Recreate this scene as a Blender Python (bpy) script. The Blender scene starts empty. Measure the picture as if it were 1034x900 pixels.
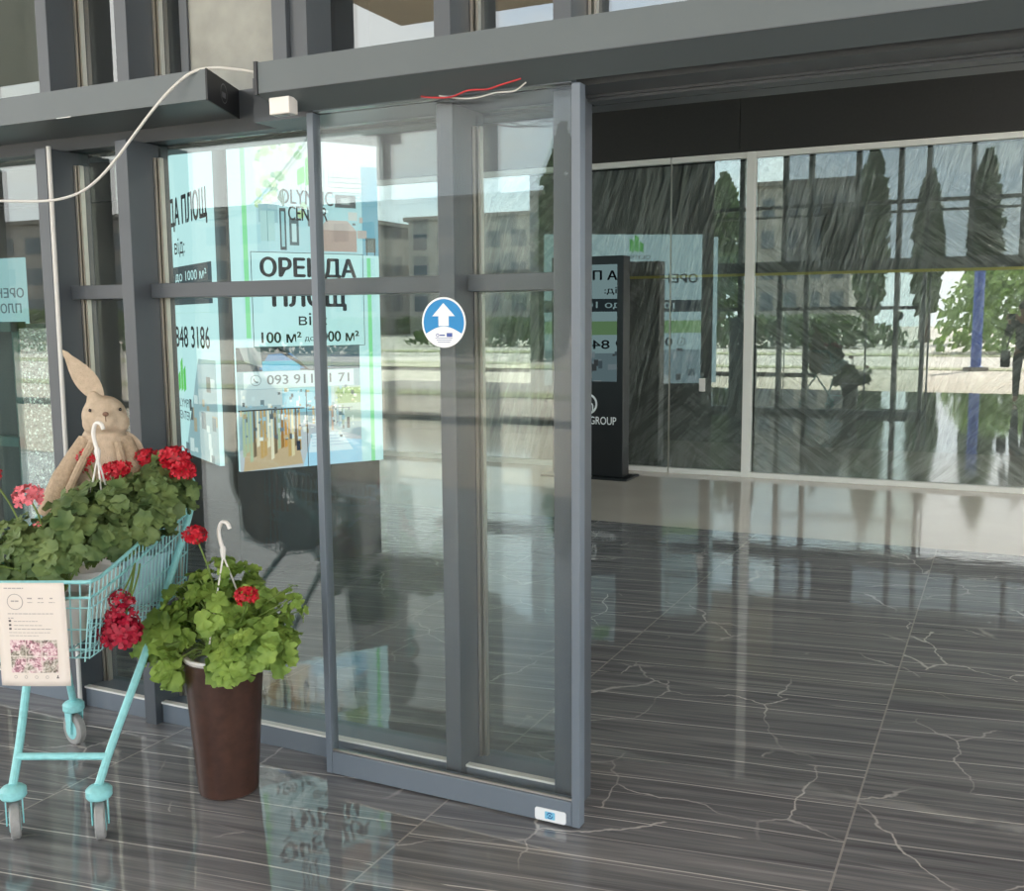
import bpy, bmesh, math, random
from mathutils import Vector, Matrix
random.seed(7)
SC = bpy.context.scene
COL = SC.collection
PI = math.pi

# ------------------------------------------------------------------ helpers
def lin(c):
    c = c / 255.0
    return c / 12.92 if c <= 0.04045 else ((c + 0.055) / 1.055) ** 2.4

def rgb(r, g, b):
    return (lin(r), lin(g), lin(b), 1.0)

class MB:
    """collects shapes in world space; build() links them as one mesh object"""
    def __init__(s):
        s.v = []; s.f = []; s.m = []; s.sm = []
    def add(s, vs, fs, mi=0, smooth=False):
        o = len(s.v)
        s.v += [tuple(p) for p in vs]
        for f in fs:
            s.f.append(tuple(i + o for i in f)); s.m.append(mi); s.sm.append(smooth)
    def hexa(s, p, mi=0):
        s.add(p, [(0, 3, 2, 1), (4, 5, 6, 7), (0, 1, 5, 4), (1, 2, 6, 5), (2, 3, 7, 6), (3, 0, 4, 7)], mi)
    def box(s, x0, x1, y0, y1, z0, z1, mi=0, bev=0.0):
        if bev <= 0:
            s.hexa([(x0, y0, z0), (x1, y0, z0), (x1, y1, z0), (x0, y1, z0), (x0, y0, z1), (x1, y0, z1), (x1, y1, z1), (x0, y1, z1)], mi)
            return
        bm = bmesh.new()
        bmesh.ops.create_cube(bm, size=1)
        for q in bm.verts:
            q.co = Vector(((x0 + x1) / 2 + q.co.x * (x1 - x0), (y0 + y1) / 2 + q.co.y * (y1 - y0), (z0 + z1) / 2 + q.co.z * (z1 - z0)))
        bmesh.ops.bevel(bm, geom=bm.edges[:], offset=bev, segments=2, affect='EDGES', profile=0.5)
        s.bm(bm, mi); bm.free()
    def bm(s, bm, mi=0, smooth=False):
        bm.verts.ensure_lookup_table(); bm.verts.index_update()
        s.add([q.co[:] for q in bm.verts], [[q.index for q in f.verts] for f in bm.faces], mi, smooth)
    def fbox(s, F, s0, s1, z0, z1, d0, d1, mi=0):
        P = F.P
        s.hexa([P(s0, z0, d1), P(s1, z0, d1), P(s1, z0, d0), P(s0, z0, d0), P(s0, z1, d1), P(s1, z1, d1), P(s1, z1, d0), P(s0, z1, d0)], mi)
    def tube(s, pts, r, n=8, mi=0, cap=True):
        pts = [Vector(p) for p in pts]
        rs = r if isinstance(r, (list, tuple)) else [r] * len(pts)
        rings = []; prev = None
        for i, p in enumerate(pts):
            a = pts[max(i - 1, 0)]; b = pts[min(i + 1, len(pts) - 1)]
            t = (b - a).normalized()
            if prev is None:
                x = t.orthogonal().normalized()
            else:
                x = (prev - t * prev.dot(t))
                x = x.normalized() if x.length > 1e-6 else t.orthogonal().normalized()
            prev = x; y = t.cross(x)
            rings.append([p + (x * math.cos(2 * PI * k / n) + y * math.sin(2 * PI * k / n)) * rs[i] for k in range(n)])
        vs = [q for R in rings for q in R]; fs = []
        for i in range(len(pts) - 1):
            for k in range(n):
                fs.append((i * n + k, i * n + (k + 1) % n, (i + 1) * n + (k + 1) % n, (i + 1) * n + k))
        if cap:
            fs.append(tuple(range(n))[::-1]); fs.append(tuple((len(pts) - 1) * n + k for k in range(n)))
        s.add(vs, fs, mi, True)
    def lathe(s, c, prof, n=32, mi=0, axis=None):
        """prof: (radius, height) along axis from centre c"""
        c = Vector(c); ax = Vector(axis or (0, 0, 1)).normalized()
        x = ax.orthogonal().normalized(); y = ax.cross(x)
        vs = []; fs = []
        for (r, h) in prof:
            for k in range(n):
                a = 2 * PI * k / n
                vs.append(c + ax * h + (x * math.cos(a) + y * math.sin(a)) * r)
        for i in range(len(prof) - 1):
            for k in range(n):
                fs.append((i * n + k, i * n + (k + 1) % n, (i + 1) * n + (k + 1) % n, (i + 1) * n + k))
        s.add(vs, fs, mi, True)
    def ellipsoid(s, c, r, n=20, m=12, rot=None, mi=0, disp=None):
        c = Vector(c); vs = []; fs = []
        R = rot or Matrix.Identity(3)
        for i in range(m + 1):
            th = PI * i / m
            for k in range(n):
                a = 2 * PI * k / n
                p = Vector((r[0] * math.sin(th) * math.cos(a), r[1] * math.sin(th) * math.sin(a), r[2] * math.cos(th)))
                if disp: p *= disp(th, a)
                vs.append(c + R @ p)
        for i in range(m):
            for k in range(n):
                fs.append((i * n + k, (i + 1) * n + k, (i + 1) * n + (k + 1) % n, i * n + (k + 1) % n))
        s.add(vs, fs, mi, True)
    def build(s, name, mats, parent=None, weld=False):
        off = parent_loc(parent)
        me = bpy.data.meshes.new(name)
        me.from_pydata([(p[0] - off[0], p[1] - off[1], p[2] - off[2]) for p in s.v], [], s.f)
        for m in (mats if isinstance(mats, (list, tuple)) else [mats]):
            me.materials.append(m)
        me.polygons.foreach_set('material_index', s.m)
        me.polygons.foreach_set('use_smooth', s.sm)
        me.update()
        if any(s.sm) and len(s.v) < 6000: me.set_sharp_from_angle(angle=math.radians(32))
        o = bpy.data.objects.new(name, me)
        COL.objects.link(o)
        if parent is not None:
            o.parent = parent
        return o

def parent_loc(p):
    v = Vector((0, 0, 0))
    while p is not None:
        v += Vector(p.location); p = p.parent
    return v

class Frame:
    """a flat upright frame: origin, reading direction, outward normal"""
    def __init__(s, O, ex, n):
        s.O = Vector(O); s.ex = Vector(ex).normalized(); s.n = Vector(n).normalized(); s.up = Vector((0, 0, 1))
    def P(s, a, z, d=0.0):
        return s.O + s.ex * a + s.up * z + s.n * d

def thing(name, label, cat, loc=(0, 0, 0), group=None):
    o = bpy.data.objects.new(name, None); COL.objects.link(o)
    o.location = loc; o.empty_display_size = 0.05
    return tag(o, label, cat, group)

def tag(o, label, cat, group=None):
    o['label'] = label; o['category'] = cat
    if group: o['group'] = group
    return o

def struct_empty(name, loc=(0, 0, 0)):
    o = bpy.data.objects.new(name, None); COL.objects.link(o); o.location = loc
    o['kind'] = 'structure'
    return o

def struct(name, mb, mat):
    o = mb.build(name, mat); o['kind'] = 'structure'
    return o

def text_mesh(body, offset=0.0, spacing=1.0):
    c = bpy.data.curves.new('tmp', 'FONT'); c.body = body; c.size = 1.0; c.offset = offset
    c.space_character = spacing; c.align_x = 'LEFT'; c.resolution_u = 4
    o = bpy.data.objects.new('tmp', c); COL.objects.link(o)
    dg = bpy.context.evaluated_depsgraph_get()
    me = o.evaluated_get(dg).to_mesh()
    vs = [tuple(v.co) for v in me.vertices]; fs = [tuple(p.vertices) for p in me.polygons]
    o.evaluated_get(dg).to_mesh_clear()
    bpy.data.objects.remove(o); bpy.data.curves.remove(c)
    return vs, fs

def text_on(mb, F, body, s0, s1, z0, z1, d=0.002, offset=0.0, mi=0, spacing=1.0):
    """letters stretched to fill the rectangle s0..s1, z0..z1 of the frame; offset thickens the strokes"""
    if offset > 0:
        b = offset * (z1 - z0) * 1.1
        for k, (dx, dz) in enumerate(((-b, 0), (b, 0), (0, b * 0.5), (0, -b * 0.5), (-b / 2, 0), (b / 2, 0))):
            text_on(mb, F, body, s0 + b + dx, s1 - b + dx, z0 + dz, z1 + dz, d + k * 1e-5, 0.0, mi, spacing)
        return
    vs, fs = text_mesh(body, 0.0, spacing)
    x0 = min(v[0] for v in vs); x1 = max(v[0] for v in vs); y0 = min(v[1] for v in vs); y1 = max(v[1] for v in vs)
    mb.add([F.P(s0 + (v[0] - x0) / (x1 - x0) * (s1 - s0), z0 + (v[1] - y0) / (y1 - y0) * (z1 - z0), d) for v in vs], fs, mi)

def disc_on(mb, F, s, z, r, d, n=40, mi=0, a0=0, a1=2 * PI):
    vs = [F.P(s + r * math.cos(a0 + (a1 - a0) * k / n), z + r * math.sin(a0 + (a1 - a0) * k / n), d) for k in range(n if a1 - a0 > 6.2 else n + 1)]
    mb.add(vs, [tuple(range(len(vs)))], mi)

def ring_on(mb, F, s, z, r0, r1, d, n=40, mi=0, a0=0, a1=2 * PI):
    vs = []; fs = []
    for k in range(n + 1):
        a = a0 + (a1 - a0) * k / n
        vs.append(F.P(s + r0 * math.cos(a), z + r0 * math.sin(a), d)); vs.append(F.P(s + r1 * math.cos(a), z + r1 * math.sin(a), d))
    for k in range(n):
        fs.append((2 * k, 2 * k + 1, 2 * k + 3, 2 * k + 2))
    mb.add(vs, fs, mi)

def poly_on(mb, F, pts, d, mi=0):
    mb.add([F.P(a, z, d) for a, z in pts], [tuple(range(len(pts)))], mi)

def slab_on(mb, F, pts, d0, d1, mi=0):
    """a polygon of the frame given real thickness"""
    n = len(pts)
    vs = [F.P(a, z, d0) for a, z in pts] + [F.P(a, z, d1) for a, z in pts]
    fs = [tuple(range(n))[::-1], tuple(range(n, 2 * n))] + [(k, (k + 1) % n, n + (k + 1) % n, n + k) for k in range(n)]
    mb.add(vs, fs, mi)

# ------------------------------------------------------------------ materials
def new_mat(name):
    m = bpy.data.materials.new(name); m.use_nodes = True
    m.node_tree.nodes.clear()
    return m, m.node_tree.nodes, m.node_tree.links

def out(N, L, sh):
    o = N.new('ShaderNodeOutputMaterial'); L.new(sh, o.inputs['Surface']); return o

def math_n(N, L, op, a, b=None, c=None, clamp=False):
    n = N.new('ShaderNodeMath'); n.operation = op; n.use_clamp = clamp
    for i, x in enumerate((a, b, c)):
        if x is None: continue
        if isinstance(x, (int, float)): n.inputs[i].default_value = x
        else: L.new(x, n.inputs[i])
    return n.outputs[0]

def mix_n(N, L, f, a, b):
    n = N.new('ShaderNodeMix'); n.data_type = 'RGBA'
    for i, x in ((0, f), (6, a), (7, b)):
        if isinstance(x, (int, float, tuple)): n.inputs[i].default_value = x
        else: L.new(x, n.inputs[i])
    return n.outputs[2]

def ramp_n(N, L, f, stops, interp='LINEAR'):
    n = N.new('ShaderNodeValToRGB'); n.color_ramp.interpolation = interp
    e = n.color_ramp.elements
    while len(e) > 1: e.remove(e[-1])
    e[0].position = stops[0][0]; e[0].color = stops[0][1]
    for p, c in stops[1:]:
        q = e.new(p); q.color = c
    L.new(f, n.inputs[0])
    return n.outputs[0]

def principled(name, col, rough=0.5, metal=0.0, spec=0.5, noise=0.0, nscale=8.0, bump=0.0, bscale=200.0, sub=0.0):
    m, N, L = new_mat(name)
    p = N.new('ShaderNodeBsdfPrincipled')
    p.inputs['Base Color'].default_value = col if len(col) == 4 else (*col, 1)
    p.inputs['Roughness'].default_value = rough; p.inputs['Metallic'].default_value = metal
    p.inputs['Specular IOR Level'].default_value = spec
    if sub:
        p.inputs['Subsurface Weight'].default_value = sub; p.inputs['Subsurface Radius'].default_value = (0.01, 0.01, 0.005)
    tc = N.new('ShaderNodeTexCoord')
    if noise:
        t = N.new('ShaderNodeTexNoise'); t.inputs['Scale'].default_value = nscale; t.inputs['Detail'].default_value = 5
        L.new(tc.outputs['Object'], t.inputs['Vector'])
        c = p.inputs['Base Color'].default_value[:]
        lo = tuple(x * (1 - noise) for x in c[:3]) + (1,); hi = tuple(min(1, x * (1 + noise)) for x in c[:3]) + (1,)
        L.new(ramp_n(N, L, t.outputs['Fac'], [(0.3, lo), (0.7, hi)]), p.inputs['Base Color'])
    if bump:
        t = N.new('ShaderNodeTexNoise'); t.inputs['Scale'].default_value = bscale; t.inputs['Detail'].default_value = 3
        L.new(tc.outputs['Object'], t.inputs['Vector'])
        b = N.new('ShaderNodeBump'); b.inputs['Strength'].default_value = bump; b.inputs['Distance'].default_value = 0.01
        L.new(t.outputs['Fac'], b.inputs['Height']); L.new(b.outputs['Normal'], p.inputs['Normal'])
    out(N, L, p.outputs[0])
    return m

def emissive(name, col, k=1.0):
    m, N, L = new_mat(name)
    e = N.new('ShaderNodeEmission'); e.inputs['Color'].default_value = col; e.inputs['Strength'].default_value = k
    out(N, L, e.outputs[0])
    return m

def glass(name, ior=1.5, tint=(0.93, 0.97, 0.95, 1), rough=0.0, dirt=0.0):
    """clear sheet glass: mirror reflection by Fresnel over straight transmission"""
    m, N, L = new_mat(name)
    g = N.new('ShaderNodeNewGeometry')
    i = math_n(N, L, 'MULTIPLY_ADD', g.outputs['Backfacing'], 1.0 / ior - ior, ior)
    fr = N.new('ShaderNodeFresnel'); L.new(i, fr.inputs['IOR'])
    t = N.new('ShaderNodeBsdfTransparent'); t.inputs['Color'].default_value = tint
    r = N.new('ShaderNodeBsdfGlossy'); r.inputs['Roughness'].default_value = rough; r.inputs['Color'].default_value = (0.97, 1, 0.99, 1)
    x = N.new('ShaderNodeMixShader')
    L.new(fr.outputs[0], x.inputs[0]); L.new(t.outputs[0], x.inputs[1]); L.new(r.outputs[0], x.inputs[2])
    sh = x.outputs[0]
    if dirt:
        tc = N.new('ShaderNodeTexCoord'); mp = N.new('ShaderNodeMapping'); mp.inputs['Scale'].default_value = (6, 6, 0.7)
        L.new(tc.outputs['Object'], mp.inputs['Vector'])
        n = N.new('ShaderNodeTexNoise'); n.inputs['Scale'].default_value = 3; n.inputs['Detail'].default_value = 6
        L.new(mp.outputs[0], n.inputs['Vector'])
        k = N.new('ShaderNodeMapRange'); L.new(n.outputs['Fac'], k.inputs[0])
        k.inputs[1].default_value = 0.35; k.inputs[2].default_value = 0.8; k.inputs[3].default_value = 0.0; k.inputs[4].default_value = dirt
        d = N.new('ShaderNodeBsdfDiffuse'); d.inputs['Color'].default_value = (0.7, 0.72, 0.7, 1)
        y = N.new('ShaderNodeMixShader'); L.new(k.outputs[0], y.inputs[0]); L.new(sh, y.inputs[1]); L.new(d.outputs[0], y.inputs[2])
        sh = y.outputs[0]
    out(N, L, sh)
    return m

FRAME = principled('grey_powder_coat', rgb(77, 83, 89), 0.38, noise=0.06, nscale=3)
BEAM = principled('grey_operator_coat', rgb(89, 98, 101), 0.42, noise=0.05, nscale=2)
DOORGREY = principled('door_grey_coat', rgb(108, 118, 128), 0.35, noise=0.04, nscale=3)
BLACKCAP = principled('black_cap_plastic', rgb(34, 36, 40), 0.45)
BEAD = principled('bare_aluminium', rgb(190, 185, 175), 0.32, 0.85)
WHITE = principled('white_plastic', rgb(228, 225, 220), 0.4)
WHITEFRAME = principled('white_frame_coat', rgb(228, 228, 222), 0.4)
GLASS = glass('coated_glass', 1.62, (0.86, 0.92, 0.90, 1), dirt=0.03)
DOORGLASS = glass('door_glass', 1.27, (0.97, 0.985, 0.98, 1), dirt=0.02)
UPGLASS = glass('upper_glass', 2.0, (0.55, 0.6, 0.62, 1))
SHOPGLASS = glass('shop_glass', 2.2, (0.86, 0.89, 0.88, 1))
DARKPANEL = principled('dark_wall_panel', rgb(37, 36, 34), 0.6, noise=0.12, nscale=40)
WALLGREY = principled('interior_wall_grey', rgb(120, 118, 112), 0.7)
CEIL = principled('soffit_panel', rgb(150, 138, 120), 0.6, noise=0.1, nscale=2)
DARK = principled('dark_interior', rgb(46, 46, 45), 0.8)
BLACKGLOSS = principled('black_gloss', rgb(14, 15, 17), 0.25)
BLACKMATT = principled('black_matt', rgb(13, 15, 18), 0.4)
TEAL = principled('teal_enamel', rgb(146, 212, 214), 0.35, noise=0.08, nscale=60)
TEALDARK = principled('teal_wire', rgb(162, 216, 219), 0.4)
WHEELGREY = principled('grey_rubber', rgb(150, 150, 148), 0.6, noise=0.1, nscale=60)
BROWN = principled('brown_planter', rgb(66, 44, 36), 0.35, noise=0.25, nscale=30)
SOIL = principled('potting_soil', rgb(60, 45, 34), 0.9, noise=0.4, nscale=90)
PAPER = principled('paper', rgb(226, 216, 206), 0.7)
INK = principled('pale_print_ink', rgb(165, 158, 154), 0.7)
INKD = principled('dark_print_ink', rgb(90, 84, 84), 0.7)
CABLE = principled('white_cable', rgb(208, 208, 204), 0.5)
PLUSH = principled('beige_plush', rgb(192, 174, 152), 0.95, noise=0.10, nscale=60, bump=0.35, bscale=260)
PLUSHJ = principled('beige_knit', rgb(180, 160, 136), 0.95, noise=0.12, nscale=90, bump=0.5, bscale=180)
NOSE = principled('brown_thread', rgb(120, 92, 78), 0.8)
EYE = principled('black_bead', rgb(20, 18, 18), 0.2)
REDP = principled('red_petal', rgb(186, 12, 38), 0.55, noise=0.25, nscale=70)
DREDP = principled('dark_red_petal', rgb(160, 6, 44), 0.55, noise=0.3, nscale=70)
PINKP = principled('pink_petal', rgb(228, 118, 128), 0.55, noise=0.18, nscale=70)
STEM = principled('green_stem', rgb(108, 130, 62), 0.6)
REDW = principled('red_wire', rgb(190, 50, 55), 0.5)
BLUE = principled('sticker_blue', rgb(14, 132, 196), 0.45)
STWHITE = principled('sticker_white', rgb(232, 236, 238), 0.45)
TAPE = principled('yellow_tape', rgb(226, 214, 130), 0.5)

def leaf_mat(name, a, b):
    m, N, L = new_mat(name)
    tc = N.new('ShaderNodeTexCoord')
    t = N.new('ShaderNodeTexNoise'); t.inputs['Scale'].default_value = 11; t.inputs['Detail'].default_value = 3
    L.new(tc.outputs['Object'], t.inputs['Vector'])
    c = ramp_n(N, L, t.outputs['Fac'], [(0.32, a), (0.66, b)])
    p = N.new('ShaderNodeBsdfPrincipled'); L.new(c, p.inputs['Base Color']); p.inputs['Roughness'].default_value = 0.55
    p.inputs['Specular IOR Level'].default_value = 0.35
    tr = N.new('ShaderNodeBsdfTranslucent'); L.new(c, tr.inputs['Color'])
    x = N.new('ShaderNodeMixShader'); x.inputs[0].default_value = 0.25
    L.new(p.outputs[0], x.inputs[1]); L.new(tr.outputs[0], x.inputs[2])
    out(N, L, x.outputs[0])
    return m
LEAF = leaf_mat('geranium_leaf', rgb(78, 104, 62), rgb(132, 152, 94))
LEAFB = leaf_mat('geranium_leaf_bright', rgb(98, 130, 56), rgb(160, 188, 92))
TREELEAF = leaf_mat('poplar_leaf', rgb(58, 78, 44), rgb(96, 116, 66))
BUSHLEAF = leaf_mat('bush_leaf', rgb(96, 130, 60), rgb(160, 186, 96))

def floor_material():
    m, N, L = new_mat('dark_marble_tile')
    geo = N.new('ShaderNodeNewGeometry')
    sep = N.new('ShaderNodeSeparateXYZ'); L.new(geo.outputs['Position'], sep.inputs[0])
    tx = math_n(N, L, 'DIVIDE', math_n(N, L, 'ADD', sep.outputs[0], 0.37 + 12.0), 1.2)
    ty = math_n(N, L, 'DIVIDE', math_n(N, L, 'ADD', sep.outputs[1], -2.905 + 12.0), 0.6)
    ix = math_n(N, L, 'FLOOR', tx); iy = math_n(N, L, 'FLOOR', ty)
    fx = math_n(N, L, 'FRACT', tx); fy = math_n(N, L, 'FRACT', ty)
    # distance to the joint, in metres
    dx = math_n(N, L, 'MULTIPLY', math_n(N, L, 'MINIMUM', fx, math_n(N, L, 'SUBTRACT', 1.0, fx)), 1.2)
    dy = math_n(N, L, 'MULTIPLY', math_n(N, L, 'MINIMUM', fy, math_n(N, L, 'SUBTRACT', 1.0, fy)), 0.6)
    jx = math_n(N, L, 'LESS_THAN', dx, 0.0032); jy = math_n(N, L, 'LESS_THAN', dy, 0.0013)
    # a random shift per tile
    cmb = N.new('ShaderNodeCombineXYZ'); L.new(ix, cmb.inputs[0]); L.new(iy, cmb.inputs[1])
    wn = N.new('ShaderNodeTexWhiteNoise'); wn.noise_dimensions = '2D'; L.new(cmb.outputs[0], wn.inputs['Vector'])
    ang = math.atan2(0.155, 1.0)
    ca, sa = math.cos(ang), math.sin(ang)
    u = math_n(N, L, 'ADD', math_n(N, L, 'MULTIPLY', sep.outputs[0], ca), math_n(N, L, 'MULTIPLY', sep.outputs[1], sa))
    v = math_n(N, L, 'SUBTRACT', math_n(N, L, 'MULTIPLY', sep.outputs[1], ca), math_n(N, L, 'MULTIPLY', sep.outputs[0], sa))
    off = math_n(N, L, 'MULTIPLY', wn.outputs['Value'], 37.0)
    def noise(su, sv, detail=4, rough=0.55, add=0.0, dist=0.0):
        c = N.new('ShaderNodeCombineXYZ')
        L.new(math_n(N, L, 'MULTIPLY', u, su), c.inputs[0]); L.new(math_n(N, L, 'MULTIPLY', v, sv), c.inputs[1])
        L.new(math_n(N, L, 'ADD', off, add), c.inputs[2])
        t = N.new('ShaderNodeTexNoise'); t.inputs['Scale'].default_value = 1; t.inputs['Detail'].default_value = detail
        t.inputs['Roughness'].default_value = rough; t.inputs['Distortion'].default_value = dist
        L.new(c.outputs[0], t.inputs['Vector'])
        return t.outputs['Fac']
    streak = noise(0.9, 26, 5, 0.65)
    fine = noise(3.0, 110, 3, 0.6, 5)
    f = math_n(N, L, 'ADD', math_n(N, L, 'MULTIPLY', streak, 0.72), math_n(N, L, 'MULTIPLY', fine, 0.28))
    base = ramp_n(N, L, f, [(0.34, rgb(94, 95, 98)), (0.47, rgb(117, 118, 120)), (0.56, rgb(134, 134, 135)), (0.68, rgb(160, 159, 158))])
    # long straight pale veins, broken at the joints
    wob = noise(0.5, 0.9, 2, 0.5, 11); wob2 = noise(1.1, 2.5, 2, 0.5, 17)
    def lines(space, half, seed):
        q = math_n(N, L, 'ADD', math_n(N, L, 'MULTIPLY', v, 1.0 / space), math_n(N, L, 'ADD', math_n(N, L, 'MULTIPLY', wob, 0.55), math_n(N, L, 'MULTIPLY', off, seed)))
        d_ = math_n(N, L, 'MULTIPLY', math_n(N, L, 'ABSOLUTE', math_n(N, L, 'SUBTRACT', math_n(N, L, 'FRACT', q), 0.5)), space)
        r_ = N.new('ShaderNodeMapRange'); L.new(d_, r_.inputs[0]); r_.inputs[1].default_value = half * 0.5; r_.inputs[2].default_value = half; r_.inputs[3].default_value = 1; r_.inputs[4].default_value = 0
        return r_.outputs[0]
    mk = N.new('ShaderNodeMapRange'); L.new(wob2, mk.inputs[0]); mk.inputs[1].default_value = 0.38; mk.inputs[2].default_value = 0.56
    class v1: outputs = [math_n(N, L, 'MAXIMUM', lines(0.24, 0.0032, 1.37), math_n(N, L, 'MULTIPLY', math_n(N, L, 'MULTIPLY', lines(0.137, 0.0022, 2.71), mk.outputs[0]), 0.6))]
    # jagged cracks
    cc = N.new('ShaderNodeCombineXYZ')
    jag = N.new('ShaderNodeTexNoise'); jag.inputs['Scale'].default_value = 5; jag.inputs['Detail'].default_value = 4
    L.new(geo.outputs['Position'], jag.inputs['Vector'])
    js = N.new('ShaderNodeSeparateColor'); L.new(jag.outputs['Color'], js.inputs[0])
    L.new(math_n(N, L, 'ADD', math_n(N, L, 'MULTIPLY', u, 1.3), math_n(N, L, 'MULTIPLY', js.outputs[0], 0.2)), cc.inputs[0])
    L.new(math_n(N, L, 'ADD', math_n(N, L, 'MULTIPLY', v, 1.0), math_n(N, L, 'MULTIPLY', js.outputs[1], 0.2)), cc.inputs[1])
    L.new(off, cc.inputs[2])
    vo = N.new('ShaderNodeTexVoronoi'); vo.feature = 'DISTANCE_TO_EDGE'; vo.voronoi_dimensions = '3D'; vo.inputs['Scale'].default_value = 1.5
    L.new(cc.outputs[0], vo.inputs['Vector'])
    v2 = N.new('ShaderNodeMapRange'); L.new(vo.outputs['Distance'], v2.inputs[0]); v2.inputs[1].default_value = 0.002; v2.inputs[2].default_value = 0.010; v2.inputs[3].default_value = 1; v2.inputs[4].default_value = 0
    msk = noise(1.6, 1.6, 2, 0.5, 23)
    m2 = N.new('ShaderNodeMapRange'); L.new(msk, m2.inputs[0]); m2.inputs[1].default_value = 0.47; m2.inputs[2].default_value = 0.60
    crack = math_n(N, L, 'MULTIPLY', v2.outputs[0], m2.outputs[0])
    vein = math_n(N, L, 'MAXIMUM', math_n(N, L, 'MULTIPLY', v1.outputs[0], 0.9), math_n(N, L, 'MULTIPLY', crack, 0.75))
    c1 = mix_n(N, L, vein, base, rgb(222, 218, 212))
    c2 = mix_n(N, L, math_n(N, L, 'MULTIPLY', jx, 0.75), c1, rgb(176, 172, 166))
    c3 = mix_n(N, L, math_n(N, L, 'MULTIPLY', jy, 0.45), c2, rgb(150, 146, 141))
    p = N.new('ShaderNodeBsdfPrincipled'); L.new(c3, p.inputs['Base Color'])
    p.inputs['Roughness'].default_value = 0.025; p.inputs['Specular IOR Level'].default_value = 1.0
    # a little unevenness of the polish, so that reflections wave
    w = N.new('ShaderNodeTexNoise'); w.inputs['Scale'].default_value = 9; w.inputs['Detail'].default_value = 2
    L.new(geo.outputs['Position'], w.inputs['Vector'])
    b = N.new('ShaderNodeBump'); b.inputs['Strength'].default_value = 0.06; b.inputs['Distance'].default_value = 0.01
    L.new(w.outputs['Fac'], b.inputs['Height']); L.new(b.outputs['Normal'], p.inputs['Normal'])
    out(N, L, p.outputs[0])
    return m
FLOOR = floor_material()
BORDER = principled('beige_polished_tile', rgb(206, 198, 186), 0.07, spec=0.6, noise=0.05, nscale=1.5)

def film_material():
    m, N, L = new_mat('wrinkled_clear_film')
    tc = N.new('ShaderNodeTexCoord')
    # creases fan out: stretch the noise along a direction that turns with a slow noise
    sl = N.new('ShaderNodeTexNoise'); sl.inputs['Scale'].default_value = 0.8; sl.inputs['Detail'].default_value = 1
    L.new(tc.outputs['Object'], sl.inputs['Vector'])
    sep = N.new('ShaderNodeSeparateXYZ'); L.new(tc.outputs['Object'], sep.inputs[0])
    def crease(ang, su, sv, seed):
        ca, sa = math.cos(ang), math.sin(ang)
        u = math_n(N, L, 'ADD', math_n(N, L, 'MULTIPLY', sep.outputs[0], ca * su), math_n(N, L, 'MULTIPLY', sep.outputs[2], sa * su))
        v = math_n(N, L, 'SUBTRACT', math_n(N, L, 'MULTIPLY', sep.outputs[2], ca * sv), math_n(N, L, 'MULTIPLY', sep.outputs[0], sa * sv))
        c = N.new('ShaderNodeCombineXYZ'); L.new(u, c.inputs[0]); L.new(v, c.inputs[1]); c.inputs[2].default_value = seed
        q = N.new('ShaderNodeTexNoise'); q.inputs['Scale'].default_value = 1.0; q.inputs['Detail'].default_value = 4; q.inputs['Roughness'].default_value = 0.6; q.inputs['Distortion'].default_value = 0.25
        L.new(c.outputs[0], q.inputs['Vector'])
        # sharp ridges, as a crease in film makes
        return math_n(N, L, 'SUBTRACT', 1.0, math_n(N, L, 'MULTIPLY', math_n(N, L, 'ABSOLUTE', math_n(N, L, 'SUBTRACT', q.outputs['Fac'], 0.5)), 5.0), clamp=True)
    k1 = crease(0.75, 1.1, 8.0, 1.0); k2 = crease(-0.62, 1.1, 8.5, 4.0); k3 = crease(1.30, 0.9, 7.5, 8.0)
    w1 = N.new('ShaderNodeMapRange'); L.new(sl.outputs['Fac'], w1.inputs[0]); w1.inputs[1].default_value = 0.42; w1.inputs[2].default_value = 0.58
    ss = N.new('ShaderNodeSeparateColor'); L.new(sl.outputs['Color'], ss.inputs[0])
    w2 = N.new('ShaderNodeMapRange'); L.new(ss.outputs[1], w2.inputs[0]); w2.inputs[1].default_value = 0.45; w2.inputs[2].default_value = 0.62
    def lerp(f, a_, b_): return math_n(N, L, 'ADD', math_n(N, L, 'MULTIPLY', a_, math_n(N, L, 'SUBTRACT', 1.0, f)), math_n(N, L, 'MULTIPLY', b_, f))
    hgt = lerp(w2.outputs[0], lerp(w1.outputs[0], k1, k2), k3)
    class _T: outputs = {'Fac': hgt}
    t = _T
    b = N.new('ShaderNodeBump'); b.inputs['Strength'].default_value = 1.0; b.inputs['Distance'].default_value = 0.03
    L.new(t.outputs['Fac'], b.inputs['Height'])
    g = N.new('ShaderNodeBsdfGlossy'); g.inputs['Roughness'].default_value = 0.28; L.new(b.outputs['Normal'], g.inputs['Normal'])
    g.inputs['Color'].default_value = (1, 1, 0.98, 1)
    d = N.new('ShaderNodeBsdfDiffuse'); d.inputs['Color'].default_value = (0.8, 0.8, 0.77, 1); L.new(b.outputs['Normal'], d.inputs['Normal'])
    tr = N.new('ShaderNodeBsdfTransparent'); tr.inputs['Color'].default_value = (0.97, 0.97, 0.96, 1)
    x = N.new('ShaderNodeMixShader'); x.inputs[0].default_value = 0.07; L.new(g.outputs[0], x.inputs[1]); L.new(d.outputs[0], x.inputs[2])
    # fold highlights painted in: ridges mixed paler and less clear than flat film
    k = N.new('ShaderNodeMapRange'); L.new(t.outputs['Fac'], k.inputs[0]); k.inputs[1].default_value = 0.62; k.inputs[2].default_value = 1.0; k.inputs[3].default_value = 0.34; k.inputs[4].default_value = 0.60
    x.inputs[0].default_value = 0.72
    y = N.new('ShaderNodeMixShader'); L.new(k.outputs[0], y.inputs[0]); L.new(tr.outputs[0], y.inputs[1]); L.new(x.outputs[0], y.inputs[2])
    out(N, L, y.outputs[0])
    return m
FILM = film_material()

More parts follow.
